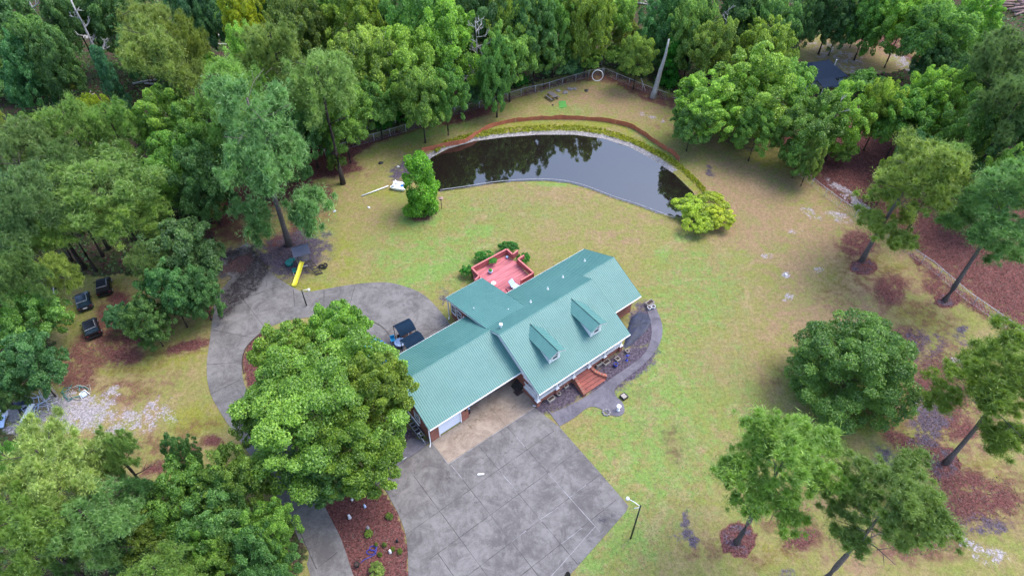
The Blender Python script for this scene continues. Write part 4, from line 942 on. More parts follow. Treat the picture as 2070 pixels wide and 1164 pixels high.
wpoly=WOODS; tries=0
SP=[]
while made<125 and tries<9000:
    tries+=1
    if g.random()<.14: x,y=g.uniform(-20,600),g.uniform(880,1180)
    elif g.random()<.25: x,y=g.uniform(-30,470),g.uniform(0,560)
    else: x,y=g.uniform(-30,2100),g.uniform(-60,360)
    a=np.array([float(x)]),np.array([float(y)])
    inside=dpoly(a[0],a[1],WOODS)[0]<-6 or dpoly(a[0],a[1],[(-900,850),(0,860),(90,910),(250,975),(420,1020),(540,1070),(580,1164),(600,1500),(-900,1500)])[0]<0
    if not inside or any(abs(x-c[0])<c[2] and abs(y-c[1])<c[3] for c in CLEAR): continue
    p=G(x,y,4)
    if any((p.x-q[0])**2+(p.y-q[1])**2<(3.6)**2 for q in SP): continue
    dmin=min(math.hypot(p.x-q[0],p.y-q[1])/q[2] for q in TREES)
    if dmin<.35: continue
    SP.append((p.x,p.y)); made+=1
    r=g.uniform(22,44); h=g.uniform(6,11) if g.random()<.7 else g.uniform(3,5)
    kd='bush' if h<5.2 else ('pine' if g.random()<.12 else 'broad'); c=g.choice(['dark','dark','mid','mid','teal','bright','olive'])
    lm=sorted(LM,key=lambda q:math.hypot(q[1]-x,(q[2]-y)*1.3))
    n1,n2=lm[0],lm[1]; dx,dy=x-n1[1],y-n1[2]
    dr=('right of' if dx>0 else 'left of') if abs(dx)>abs(dy)*1.2 else ('behind' if dy<0 else 'in front of')
    cn={'dark':'dark','mid':'mid green','teal':'bluish green','bright':'bright green','olive':'olive green'}[c]
    kn={'bush':'low bush','pine':'small pine','broad':'small leafy tree'}[kd]
    dd_=math.hypot(dx,dy); far='close' if dd_<70 else ('some way' if dd_<130 else 'far')
    opts=[f'{cn} {kn} {dr} the {n1[0]}',f'{cn} {kn} {far} {dr} the {n1[0]}',f'{cn} {kn} {dr} the {n1[0]}, toward the {n2[0]}']+[f'{w_} {cn} {kn} {dr} the {n1[0]}, toward the {n2[0]}' for w_ in('next','third','fourth','fifth','sixth','seventh')]
    lab=[q for q in opts if q not in used][0]; used[lab]=1
    tree(kd,x,y,r,h,lab,c,group='small trees and bushes under the tall woods',cat='bush' if kd=='bush' else 'tree')
print('trees',tcount[0])
for i,(x,y,r,lab) in enumerate([(670,286,14,'low shrub at the first post of the chain link fence'),(712,272,16,'green shrub behind the second span of the chain link fence'),(775,250,18,'shrub against the chain link fence, left of the vivid green low tree'),(835,235,18,'shrub spilling over the fence right of the vivid green low tree'),(880,222,18,'shrub behind the fence below the pale dead trees'),(1010,180,18,'shrub behind the fence left of the picnic table'),(1055,165,16,'shrub behind the fence directly above the picnic table'),(1160,142,16,'bright vines hanging on the fence left of the hoop'),(1265,140,16,'shrub behind the fence right of the hoop'),(1400,190,20,'low shrub at the right end of the far fence')]):
    T('bush',x,y,r,2.6,lab,['mid','dark','clip','teal'][i%4],cat='shrub')
# --- bare dead trees
def dead(px,py,h,label,seed,lean=(0,0),nb=9,r=.22,bare=.35,spread=.45,mat='dead',name='dead_tree',z0=0):
    g=random.Random(seed); b=G(px,py,z0); b.z=0; t=thing(name,label,'dead tree',b)
    m=MB(); pts=[];rs=[]
    for i in range(9):
        q=i/8; pts.append(Vector((lean[0]*q*h+g.uniform(-.1,.1)*q,lean[1]*q*h+g.uniform(-.1,.1)*q,h*q-.1))); rs.append(r*(1.3 if i==0 else 1-.75*q))
    m.tube(pts,rs,8); m.build('trunk',M[mat],t,True)
    def br(p,dv,L,rr,dep,m):
        n=4; P=[p];q=p;v=dv.normalized()
        for i in range(n): v=(v+Vector((g.uniform(-.35,.35),g.uniform(-.35,.35),g.uniform(-.2,.3)))).normalized(); q=q+v*L/n; P.append(q)
        m.tube(P,[rr*(1-.75*i/n)+.008 for i in range(n+1)],5)
        if dep:
            for j in range(3): s=P[1+j]; br(s,(v+Vector((g.uniform(-1,1),g.uniform(-1,1),g.uniform(-.3,.8)))),L*.55,rr*.5,dep-1,m)
    for j in range(nb):
        q=bare+(1-bare)*(j+.5)/nb; i=min(7,int(q*8)); p=pts[i].lerp(pts[i+1],q*8-i); a=j*2.4+g.uniform(-.6,.6)
        m=MB(); br(p,Vector((math.cos(a),math.sin(a),.5)),h*spread*g.uniform(.5,1)*(1.2-q),r*.5*(1.2-q)+.03,2,m); m.build('branch',M[mat],t,True)
    return t
dead(1320,197,10.2,'tall thick grey dead trunk without branches inside the fence corner',1,(.10,.0),3,.5,.3,.09)
dead(1300,90,12,'forked bare white tree behind the tall dead trunk',2,(.02,0),6,.22,.5,.5)
dead(228,172,15,'bare grey snag standing in the woodland clearing',3,(-.02,0),7,.4,.35,.35)
dead(160,135,15,'bare grey snag left of the one in the woodland clearing',4,(-.03,0),6,.28,.3,.35)
dead(105,85,17,'widely branched bleached tree at the upper left corner',5,(-.05,0),12,.26,.35,.5)
dead(968,208,14,'bleached dead tree with drooping branches over the fence',6,(0,0),14,.22,.25,.42)
dead(918,222,13,'pale dead tree left of the drooping bleached one',7,(0,0),9,.17,.35,.4)
dead(1062,60,13,'bleached crooked tree top at the top near the middle',8,(0,0),10,.16,.4,.4)
dead(1105,40,12,'two stemmed pale snag at the top right of the middle',9,(0,0),5,.25,.5,.3)
dead(800,250,15,'thin pale dead tree above the left part of the fence',10,(0,0),9,.12,.4,.35)
dead(742,262,14,'lichen grey bare tree behind the left bays of the fence',11,(0,0),8,.12,.4,.35)
dead(1440,165,13,'thin bare tree with dangling twigs right of the tall dead trunk',12,(0,0),9,.13,.4,.35)
dead(1650,330,11,'pale bare twigs poking from the tree before the neighbour house',13,(0,0),9,.1,.5,.4)
dead(30,700,9,'bleached bare branches at the left edge',14,(0,0),8,.12,.5,.45)
# fallen timber in the clearings
g=random.Random(5)
for i,(x,y,a,L_,lab) in enumerate([(445,72,.75,8,'fallen bleached log across the reddish clearing'),(425,90,0,7,'fallen log at the lower rim of the reddish clearing'),(300,165,.3,5,'fallen branch at the right of the woodland clearing'),(320,172,-.2,5,'second fallen branch at the right of the woodland clearing'),(170,200,1.0,4,'fallen branch at the left of the woodland clearing'),(1290,8,-.2,5,'dark fallen log in the small clearing at the top')]):
    p=G(x,y,.3); m=MB(); v=Vector((math.cos(a),math.sin(a),0)); m.tube([-v*L_/2,Vector((0,.1,.1)),v*L_/2],[.2,.15,.08],7); m.tube([v*.8,v*1.8+Vector((-.6,.5,.3))],[.07,.03],5)
    o=m.build('fallen_log',M['dead'],None,True); o.location=p; tag(o,lab,'log')
g=random.Random(9); P0=G(2035,12,0)
for i in range(26):
    a=.15+g.gauss(0,.35); L_=g.uniform(4,8); p=P0+Vector((g.uniform(-5,7),g.uniform(-3,4),.25+g.uniform(0,1.8))); v=Vector((math.cos(a),math.sin(a),g.uniform(-.05,.05)))
    m=MB(); m.tube([-v*L_/2,v*L_/2],[.24,.17],7); o=m.build('cut_log',M['log'],None,True); o.location=p
    lg=['long cut log heaped in the log pile at the upper right corner','cut log lying lowest at the front of the upper right log pile','cut log on top of the upper right log pile','cut log sticking out to the left of the upper right log pile','shortest cut log in the upper right log pile']
    tag(o,lg[0],'log','cut logs of the pile at the upper right corner'); LG_=globals().setdefault('LGS',[]); LG_.append((o,L_))
for key,lab in ((lambda q:q[0].location.y,lg[1]),(lambda q:-q[0].location.z,lg[2]),(lambda q:q[0].location.x-q[1]*.5,lg[3]),(lambda q:q[1],lg[4])):
    q=[w_ for w_ in sorted(LGS,key=key) if w_[0]['label']==lg[0]][0]; q[0]['label']=lab
# ---------------- fences and pond edging ----------------
def chain(name,label,pts,h=1.25,post=2.6):
    P=g2z(pts,h); t=thing(name,label,'fence',(P[0].x,P[0].y,0)); o0=Vector((P[0].x,P[0].y,0))
    m=MB(); m.tube([p-o0+Vector((0,0,0)) for p in P],.026,6); m.build('top_rail',M['alu'],t,True)
    m=MB()
    for a,b in zip(P,P[1:]):
        a=a-o0; b=b-o0; L=(b-a).length; n=int(L/.45)
        dn=Vector((0,0,-1))
        for i in range(n):
            p=a+(b-a)*i/n; q=a+(b-a)*min(1,(i/n+h/L)); m.bar(p,q+dn*(h-.03),.009); m.bar(p+dn*(h-.03),q,.009)
        m.bar(a+dn*(h-.04),b+dn*(h-.04),.012)
    m.build('wire_mesh',M['alu'],t)
    d=0
    for a,b in zip(P,P[1:]):
        L=(b-a).length
        while d<L:
            p=a+(b-a)*d/L-o0; m=MB(); m.cyl((p.x,p.y,-.1),(p.x,p.y,h+.05),.04,.04,7); m.build('fence_post',M['alu'],t,True); d+=post
        d-=L
    return t
def g2z(pts,z): return [G(x,y,z) for x,y in pts]
chain('chain_link_fence','long chain link fence along the woods behind the pond, left of its corner',[(655,302),(700,287),(740,275),(800,258),(860,240),(905,222),(950,210),(1000,197),(1060,178),(1100,170),(1140,158),(1195,142),(1222,138)])
chain('chain_link_fence','chain link fence running from the hoop corner to behind the tall dead trunk',[(1222,138),(1270,158),(1320,178),(1350,188)])
chain('chain_link_fence','chain link fence along the red leaf litter on the right side',[(1620,340),(1660,372),(1700,402),(1760,440),(1830,490),(1890,530),(1960,590),(2080,672)])
# silt fence
SF=sm([(853,308),(900,297),(940,288),(975,267),(1010,253),(1060,245),(1115,242),(1180,243),(1230,248),(1270,257),(1295,270),(1320,288),(1340,301),(1365,318),(1390,350),(1418,376),(1447,398)],3)
P=[G(x,y,0) for x,y in SF]; t=thing('silt_fence','rust red fabric silt fence curving round the far side of the pond','fence',P[0])
g=random.Random(3); run=[];n_=0
def panel(run):
    m=MB(); vs=[]; fs=[]
    for i,(p,hh) in enumerate(run):
        a=run[max(i-1,0)][0]; b=run[min(i+1,len(run)-1)][0]; d_=(b-a); d_.z=0; d_.normalize(); q=Vector((-d_.y,d_.x,0))*.012; c=p-P[0]
        vs+=[c+q,c-q,c-q*1+Vector((0,0,hh)),c+q+Vector((0,0,hh))]
    for i in range(len(run)-1):
        for j in range(4): fs.append((i*4+j,i*4+(j+1)%4,i*4+4+(j+1)%4,i*4+4+j))
    e=4*(len(run)-1); fs+=[(3,2,1,0),(e,e+1,e+2,e+3)]
    m.add(vs,fs); m.build('fabric_panel',M['silt'],t)
seg=[]
for a,b in zip(P,P[1:]):
    n=max(1,int((b-a).length/.7))
    for i in range(n): seg.append(a+(b-a)*i/n)
i=0
while i<len(seg)-4:
    k_=g.randint(3,6); run=[(p+Vector((g.uniform(-.06,.06),g.uniform(-.06,.06),0)),g.uniform(.62,.85)) for p in seg[i:i+k_+1]]
    if not(len(seg)*.8<i<len(seg)*.86): panel(run)
    p=seg[i]-P[0]; m=MB(); m.bar((p.x,p.y,-.1),(p.x+g.uniform(-.08,.08),p.y,.85),.045); m.build('stake',M['log'],t); i+=k_
# pale edging pipe on the house side of the pond
M['rock2']=plain('dull_grey_pipe',(.27,.27,.3),.7,var=.35)
EP=sm([(889,384),(940,377),(990,369),(1040,364),(1100,362),(1150,367),(1190,378),(1240,397),(1290,413),(1330,428),(1365,440)],4)
m=MB(); Q=[G(x,y,.08) for x,y in EP]; o0=Q[0]; m.tube([q-o0 for q in Q],.065,7); o=m.build('edging_pipe',M['rock2'],None,True); o.location=o0; tag(o,'pale edging pipe along the house side of the pond','pipe')
a,b=G(731,396,.15),G(785,376,.15); m=MB(); m.tube([(0,0,0),b-a],.08,8); o=m.build('white_pipe',M['white'],None,True); o.location=a; tag(o,'straight white pipe lying on the grass left of the pedal boat','pipe')
# reeds at the waterline
rg=np.random.default_rng(4); n=2600; u=rg.random(n); band=sm([(880,318),(905,303),(960,288),(1020,279),(1090,274),(1160,273),(1220,281),(1270,296),(1320,318),(1362,342),(1398,372),(1425,400)],4)
ii=(u*(len(band)-1.001)).astype(int); cen=[];
for q in range(n):
    a,b=band[ii[q]],band[ii[q]+1]; f=rg.random(); x=a[0]+(b[0]-a[0])*f; y=a[1]+(b[1]-a[1])*f; p=G(x,y-rg.uniform(8,19),0); cen.append((p.x,p.y,.12))
cen=np.array(cen); nor=unit(rg.normal(size=(n,3))*np.array([1,1,.25])); me=cards('grass_blades',cen,nor,rg.uniform(.25,.6,n),rg.uniform(.2,.9,n),M['leaf'],aspect=.5,g=rg)
o=bpy.data.objects.new('tall_grass',me); C.objects.link(o); o.color=(.36,.4,.04,1); tag(o,'yellow green tall grass between the silt fence and the gravel bank','grass',kind='stuff')
# ---------------- helpers for small things ----------------
def at(px,py,z=0): return G(px,py,z)
def pot(px,py,r,h,mat,label,name='planter',soil='soil',sq=False,rz=.659,d=None,cat='planter',group=None):
    t=thing(name,label,cat,at(px,py,0)+Vector((0,0,.03)),rz,group)
    if sq:
        d=d or r; m=MB(); m.box(-r,-d,0,r,d,.06); w_=.06
        m=MB(); m.box(-r,-d,0,r,-d+w_,h); m.box(-r,d-w_,0,r,d,h); m.box(-r,-d+w_,0,-r+w_,d-w_,h); m.box(r-w_,-d+w_,0,r,d-w_,h); m.build('pot',M[mat],t)
        m=MB(); m.box(-r+w_,-d+w_,0,r-w_,d-w_,h*.8); m.build('soil',M[soil],t)
    else:
        m=MB(); m.lathe([(r*.7,0),(r*.9,h*.5),(r,h),(r*.78,h),(r*.75,h*.85)],n=18); m.build('pot',M[mat],t,True)
        m=MB(); m.cyl((0,0,h*.8),(0,0,h*.87),r*.77,r*.77,16); m.build('soil',M[soil],t)
    return t
# planters round the porch and the walk
pot(1114,808,.42,.3,'concrete_pot','rectangular stone planter before the left part of the porch',sq=True,d=.22)
pot(1129.5,798,.24,.3,'concrete_pot','round pale stone pot at the second porch pier')
pot(1143,781,.26,.28,'concrete_pot','square stone planter left of the brick front steps',sq=True)
pot(1098,811,.16,.25,'pot_dark','small dark pot beside the left corner pier')
pot(1209,737,.4,.35,'concrete_pot','block shaped stone planter right of the curved step wall',sq=True,d=.25)
pot(1225.5,734,.42,.28,'concrete_pot','rectangular stone planter before the right part of the porch',sq=True,d=.24)
pot(1248,727,.26,.25,'concrete_pot','square stone planter in the gravel bed right of the steps',sq=True)
pot(1267.5,712,.24,.32,'concrete_pot','round stone pot near the right corner pier')
pot(1244,740,.26,.42,'blue_pot','cobalt blue round pot in the gravel bed')
pot(1260.8,803,.34,.32,'pot_dark','square dark planter filled with pale soil on the lawn beside the walk',sq=True,soil='concrete_pot')
pot(1312.8,616,.5,.45,'concrete_pot','large rectangular stone planter at the far end of the front walk',sq=True,d=.3)
pot(1312,625,.26,.38,'white_dirty','left one of two white round pots at the far end of the walk')
pot(1320,623,.26,.38,'white_dirty','right one of two white round pots at the far end of the walk')
t=thing('rock_ring','ring of rough stones at the lawn edge of the front walk','rocks',at(1225.5,834))
for i in range(8): m=MB(); a=i*.785; m.rock((.36*math.cos(a),.36*math.sin(a),.08),.15,.6,i); m.build('stone',M['rock'],t)
t=thing('bird_bath','white bird bath on the rounded end of the paved walk','bird bath',at(1249.7,829,0)); m=MB(); m.lathe([(.2,.05),(.16,.12),(.08,.2),(.07,.6),(.12,.66)],n=14); m.build('pedestal',M['white'],t,True)
m=MB(); m.lathe([(.1,.64),(.23,.74),(.25,.8),(.2,.79),(.05,.72)],n=18); m.build('basin',M['white'],t,True)
t=thing('garden_faucet','blue metal hose stand in the gravel bed before the porch','hose stand',at(1266.5,728,0),.3); m=MB(); m.cyl((0,0,0),(0,0,.85),.05,.04,8); m.lathe([(.16,0),(.05,.08)],n=10); m.build('post',M['blue_pot'],t); m=MB(); m.bar((-.35,0,.78),(.35,.05,.74),.05); m.lathe([(.1,0),(.14,.06),(.05,.12)],(0,0,.84),10); m.build('arms',M['blue_pot'],t)
o=MB().box(-.45,-.35,.075,.45,.35,.1).build('doormat',M['brown']); o.location=at(1048,793,0); o.rotation_euler.z=.659; tag(o,'dark brown doormat at the foot of the side steps','doormat')
# tarp on the bed by the right wing
rg=random.Random(2); m=MB(); n=14; vs=[];fs=[]
cx,cy=1300,652
P4=[(1276,640),(1297,631),(1317,645),(1308,668),(1262,704)]
c0=sum((G(x,y,0) for x,y in P4),Vector())/5
rim=[G(x,y,0) for x,y in [tuple(q) for q in sm(P4+[P4[0]],5)][:-1]]
vs=[c0+Vector((0,0,.1))]
for f_,z in((.35,.1),(.65,.08),(.9,.07),(1,.03)):
    for q in rim: vs.append(c0+(q-c0)*f_*rg.uniform(.95,1.03)+Vector((0,0,z+rg.uniform(-.03,.06))))
N_=len(rim); fs=[(0,1+i,1+(i+1)%N_) for i in range(N_)]
for k_ in range(3):
    for i in range(N_): fs.append((1+k_*N_+i,1+(k_+1)*N_+i,1+(k_+1)*N_+(i+1)%N_,1+k_*N_+(i+1)%N_))
M['tarp']=plain('dark_blue_tarp',(.012,.018,.045),.55,var=.5,scale=2)
o=m.add(vs,fs).build('tarp',M['tarp'],None,True); tag(o,'crumpled dark blue tarp on the bed beside the right wing','tarp')
# things beside the garage
t=thing('bicycle','white bicycle parked at the front left corner of the garage','bicycle',at(853,889,0),2.2)
def wheel(x):
    e=MB(); n=20; P=[(x+.33*math.cos(a*6.283/n),0,.33+.33*math.sin(a*6.283/n)) for a in range(n+1)]; e.tube(P,.022,6); w_=e.build('wheel',M['rubber'],t,True)
    s=MB(); [s.bar((x,0,.33),(x+.31*math.cos(a),0,.33+.31*math.sin(a)),.008) for a in np.arange(0,6.28,.52)]; s.build('spokes',M['chrome'],w_)
wheel(-.52); wheel(.52)
m=MB(); m.tube([(-.52,0,.33),(-.2,0,.78),(.36,0,.82),(.0,0,.3),(-.52,0,.33)],.028,6); m.tube([(-.2,0,.78),(.0,0,.3)],.028,6); m.tube([(.52,0,.33),(.34,0,.95)],.028,6); m.build('frame',M['white'],t,True)
m=MB(); m.tube([(.3,-.3,1.0),(.36,0,.96),(.3,.3,1.0)],.02,6); m.build('handlebar',M['white'],t,True); m=MB(); m.cbox((-.24,0,.88),(.26,.14,.06)); m.build('saddle',M['black'],t); m=MB(); m.lathe([(.09,-.02),(.09,.02)],(0,0,.3),8); m.build('crank',M['chrome'],t)
def ladder(a,b,w_,name,label,mat='alu',n=12,up=Vector((0,0,1))):
    t=thing(name,label,'ladder',a); v=b-a; s=v.cross(up).normalized()*w_/2
    for q in(s,-s): m=MB(); m.bar(q,v+q,.05,.1); m.build('side_rail',M[mat],t)
    for i in range(n): m=MB(); c=v*((i+.5)/n); m.bar(c-s,c+s,.05,.09); m.build('rung',M[mat],t)
    return t
ladder(HL(-11.25,10.2,.35),HL(-11.35,4.6,.35),.55,'ladder','wide aluminium ladder lying along the left wall of the garage',n=12)
m=MB(); m.tube([(0,0,0),Vector(HL(-11.1,5.6,.95))-Vector(HL(-11.1,11.2,1.))],.06,7); o=m.build('white_pipe',M['white'],None,True); o.location=HL(-11.02,11.2,1.); tag(o,'white plastic pipe hung along the left brick wall of the garage','pipe')
t=thing('golf_bag','dark blue bag with a red bottom standing at the right garage pillar','bag',HL(-5.9,4.3,.06),.6); m=MB(); m.lathe([(.2,.12),(.22,.5),(.2,.8),(.14,.86)],n=12); m.build('body',M['tarp'],t,True); m=MB(); m.lathe([(.22,0),(.22,.13)],n=12); m.build('bottom',M['red'],t); m=MB(); m.rock((.05,-.05,.88),.13,.8,3); m.build('top_flap',M['lightblue'],t)
t=thing('pipe_tee','white pipe cross standing in the dark bed beside the parking pad','pipe',at(787,944,0),.45); m=MB(); m.tube([(-.8,0,.5),(.8,0,.5)],.065,8); m.build('cross_pipe',M['white'],t,True); m=MB(); m.cyl((0,0,0),(0,0,.5),.06,.06,8); m.build('stem',M['white'],t)
pot(788,943.5,.2,.3,'white_dirty','white bucket under the white pipe cross','bucket',cat='bucket'); pot(765,968,.22,.34,'white','white bucket at the left corner of the parking pad','bucket',cat='bucket')
t=thing('sign_stake','thin white stake with a small plate at the edge of the parking pad','stake',at(811,930,0)); m=MB(); m.bar((0,0,0),(-.1,0,1.15),.045); m.build('post',M['white'],t); m=MB(); m.cbox((-.16,-.03,.85),(.3,.02,.26)); m.build('plate',M['white'],t); m=MB(); m.bar((-.5,-.35,.08),(.5,.3,.08),.06); m.build('foot',M['white_dirty'],t)
o=MB().box(-.32,-.08,0,.32,.08,.05).build('white_board',M['white']); o.location=at(972,958,.055); o.rotation_euler.z=.1; tag(o,'small white board lying on the middle of the parking pad','board')
# mulch bed
t=pot(723,1143,.24,.45,'rubber','black bucket on the red mulch bed','bucket',cat='bucket')
m=MB(); pts=[]; 
for i in range(26): a=i*.55; pts.append((.9+.5*math.cos(a)*(1-i*.02)+i*.01,.9+.3*math.sin(a)+i*.03,.06+.02*(i%3)))
pts=[(.1,.1,.06),(.4,.4,.06)]+pts; m.tube(pts,.035,6); o=m.build('garden_hose',M['blue_pot'],None,True); o.location=at(726,1140,0); tag(o,'coiled blue garden hose on the red mulch bed','hose')
def statue(px,py,lab,s=1,mat='rock'):
    t=thing('garden_statue',lab,'statue',at(px,py,0)); m=MB(); m.lathe([(.2*s,0),(.17*s,.15*s),(.12*s,.3*s),(.15*s,.45*s),(.07*s,.58*s)],n=12); m.build('body',M[mat],t,True); m=MB(); m.rock((0,0,.66*s),.1*s,.95,2); m.build('head',M[mat],t)
statue(745,1070,'grey garden statue beside a yellow green plant in the mulch bed',1); statue(707,1046,'pale garden statue in the upper left of the mulch bed',.9,'white_dirty'); statue(738,1024,'small light blue garden figure under the oak in the mulch bed',.7,'lightblue'); statue(803,1094,'small dark garden figure near the curved edge of the mulch bed',.7,'pot_dark'); statue(789,1116,'bright white garden figure in the lower right of the mulch bed',.8,'white')
GR['weed']=(.2,.3,.03)
for i,(x,y,r,lab) in enumerate([(745,1077,9,'yellow green plant in front of the grey statue'),(787,1043,8,'yellowish plant at the curved upper edge of the mulch bed'),(777,1100,5,'small plant in the middle right of the mulch bed'),(794,1109,5,'small plant beside the bright white garden figure'),(808,1113,6,'small green plant at the right edge of the mulch bed'),(768,1120,5,'tiny yellow plant in the lower mulch bed'),(760,1100,4,'tiny plant in the centre of the mulch bed')]):
    T('bush',x,y,r,.5,lab,'weed',cat='plant',name='garden_plant',group='plants in the mulch bed',zc=.22)
T('bush',762,1152,17,1.3,'sparse brownish shrub at the bottom of the mulch bed','olive',cat='shrub',zc=.6)
m=MB(); m.rock((0,0,.08),.14,.5,1); o=m.build('white_stone',M['white_dirty']); o.location=at(712,1010,0); tag(o,'white stone at the top of the mulch bed','stone')
# ---------------- lamps, dish ----------------
def lamp(px,py,h,dirx,label,arm=1.1,rz=0,mat='green_pole'):
    t=thing('lamp_post',label,'lamp post',at(px,py,0),rz); m=MB(); m.cyl((0,0,0),(0,0,h),.09,.06,8); m.build('pole',M[mat],t,True)
    m=MB(); m.tube([(0,0,h-.15),(dirx*arm*.5,0,h+.1),(dirx*arm,0,h+.15)],.035,6); m.build('arm',M['white'],t,True)
    m=MB(); m.lathe([(.07,.2),(.14,.14),(.17,0),(.12,-.12),(.05,-.16)],(dirx*(arm+.1),0,h+.1),12); m.build('lamp_head',M['white'],t,True); return t
t=lamp(1275,1087,6.6,-1,'tall dark lamp post with a white head on the lawn right of the parking pad',rz=-.5); m=MB(); m.tube([(0,0,6.3),(-.45,-.2,6.0)],.03,5); m.build('brace',M['white'],t,True)
lamp(620,618,2.7,1,'lamp post with a white head standing on the paved loop above the big oak',arm=.75,mat='green_pole')
t=lamp(1216,133,3.6,0,'thin lamp post with a white head in the woods behind the white hoop',arm=.01,mat='alu')
t=thing('satellite_dish','black satellite dish on a pole at the bottom edge beside the parking pad','satellite dish',at(1142,1190,0)); m=MB(); m.cyl((0,0,0),(0,0,2.6),.04,.04,8); m.build('pole',M['black'],t)
m=MB(); n=20; c=Vector((-.05,.0,2.8)); q=Vector((.75,-.35,.55)).normalized().to_track_quat('Z','Y').to_matrix().to_4x4(); prof=[(.02,0),(.25,.03),(.45,.1),(.47,.12),(.44,.13),(.24,.06),(.02,.03)]
b_=MB().lathe(prof,n=n); m.add([Matrix.Translation(c)@q@Vector(v) for v in b_.v],b_.f); m.build('dish',M['black'],t,True); m=MB(); m.bar(c,c+q.to_3x3()@Vector((0,.1,.5)),.03); m.build('feed_arm',M['black'],t)
# ---------------- hoop, picnic table, stones ----------------
n=40; m=MB(); P=[(.92*math.cos(i*6.283/n),.92*math.sin(i*6.283/n)*.17,.92+.92*math.sin(i*6.283/n)) for i in range(n+1)]; m.tube(P,.07,8)
o=m.build('white_hoop',M['white'],None,True); o.location=at(1207,163,0); tag(o,'big white hoop leaning upright against the fence near its corner','hoop')
t=thing('picnic_table','dark weathered picnic table on the grass near the fence','picnic table',at(1116,199,0),-.95)
m=MB(); [m.box(-.95,-.37+i*.19,.72,.95,-.2+i*.19,.76) for i in range(4)]; m.build('tabletop',M['grey_wood'],t)
for s in(-1,1): m=MB(); m.box(-.95,s*.72-.13,.42,.95,s*.72+.13,.46); m.build('bench_seat',M['grey_wood'],t)
for x in(-.7,.7): m=MB(); m.bar((x,-.8,.4),(x,.8,.4),.05,.09); m.bar((x,-.3,.72),(x,-.6,0),.05,.09); m.bar((x,.3,.72),(x,.6,0),.05,.09); m.build('leg_frame',M['dark_wood'],t)
for i,(x,y,r,lab) in enumerate([(1128,184,.4,'flat grey stone just right of the picnic table'),(1143,188,.42,'bluish square stone between the picnic table and the stone row'),(1152,181,.42,'grey stone in the row behind the bluish one'),(1161,180,.38,'grey stone at the right end of the row by the fence'),(1186,184,.4,'dark flat stone on the grass below the white hoop'),(1117,213,.2,'small dark stone in front of the picnic table'),(1095,186,.2,'pale stone left of the picnic table by the fence')]):
    m=MB(); m.rock((0,0,r*.2),r,.4,i); o=m.build('stone',M['rock' if i not in(4,5) else 'pot_dark']); o.location=at(x,y,0); o.rotation_euler.z=i; tag(o,lab,'stone')
a,b,c,d=G(1129,205,.02),G(1143,204,.02),G(1146,217,.02),G(1131,219,.02); m=MB(); o0=(a+b+c+d)/4; m.prism([(v.x-o0.x,v.y-o0.y) for v in(a,b,c,d)],0,.025); o=m.build('turf_mat',M['lime_mat']); o.location=o0; tag(o,'bright green turf mat on the grass beside the picnic table','mat')
m=MB(); m.tube([(0,0,1.9),(.5,-.4,.9),(.9,-.9,.1)],[.06,.05,.04],5); o=m.build('leaning_branch',M['dead']); o.location=at(1312,185,0)+Vector((-1.5,1,0)); tag(o,'pale broken branch leaning beside the tall dead trunk','branch')
t=thing('wheelbarrow','blue grey wheelbarrow at the right end of the far fence','wheelbarrow',at(1372,204,0),.4)
m=MB(); m.add([(-.5,-.3,.6),(.45,-.35,.7),(.45,.35,.7),(-.5,.3,.6),(-.3,-.2,.3),(.3,-.2,.3),(.3,.2,.3),(-.3,.2,.3)],[(4,7,6,5),(0,4,5,1),(1,5,6,2),(2,6,7,3),(3,7,4,0)]); m.build('tray',M['lightblue'],t); m=MB(); m.cyl((.6,-.05,.2),(.6,.05,.2),.2,.2,14); m.build('wheel',M['rubber'],t); 
for s in(-1,1): m=MB(); m.bar((.6,s*.1,.2),(-1.1,s*.35,.65),.04); m.build('handle',M['alu'],t)
# feeder post beside the bright tree
t=thing('bird_feeder','thin post with a small brown feeder beside the bright tree at the pond','bird feeder',at(893,422,0)); m=MB(); m.cyl((0,0,0),(0,0,1.6),.04,.04,6); m.build('post',M['dark_wood'],t); m=MB(); m.cbox((0,0,1.75),(.35,.35,.25)); m.build('feeder_box',M['brown'],t); m=MB(); m.add([(-.3,-.3,1.88),(.3,-.3,1.88),(.3,.3,1.88),(-.3,.3,1.88),(0,0,2.1)],[(0,1,4),(1,2,4),(2,3,4),(3,0,4),(3,2,1,0)]); m.build('roof',M['log'],t)
# pedal boat
t=thing('pedal_boat','white and blue pedal boat pulled ashore at the left end of the pond','boat',at(807,379,.05),-.25)
def hull(y0,y1):
    m=MB(); n=8; vs=[];fs=[]
    for i in range(n+1):
        x=-1.1+2.2*i/n; k_=1-(max(0,abs(x)-.6)/.5)**2*.5; c=(y0+y1)/2; w_=(y1-y0)/2*k_
        vs+=[(x,c-w_,.42),(x,c+w_,.42),(x,c+w_*.7,.0+.18*(1-k_)*2),(x,c-w_*.7,.0+.18*(1-k_)*2)]
    for i in range(n):
        for j in range(4): fs.append((i*4+j,i*4+(j+1)%4,i*4+4+(j+1)%4,i*4+4+j))
    fs+=[(3,2,1,0),(n*4,n*4+1,n*4+2,n*4+3)]; return m.add(vs,fs)
for s in(-1,1): hull(s*.55-.26,s*.55+.26).build('hull',M['white'],t,False,.03)
m=MB(); m.box(-1.0,-.3,.22,.75,.3,.36); m.build('deck',M['white'],t,bevel=.02)
for s in(-1,1): m=MB(); m.box(-.5,s*.34-.2,.43,-.1,s*.34+.2,.5); m.bar((-.52,s*.34,.45),(-.66,s*.34,.85),.4,.07); m.build('seat',M['white'],t)
m=MB(); m.lathe([(.24,.37),(.24,.4)],(.45,0,0),14); m.build('blue_well',M['blue_plastic'],t)
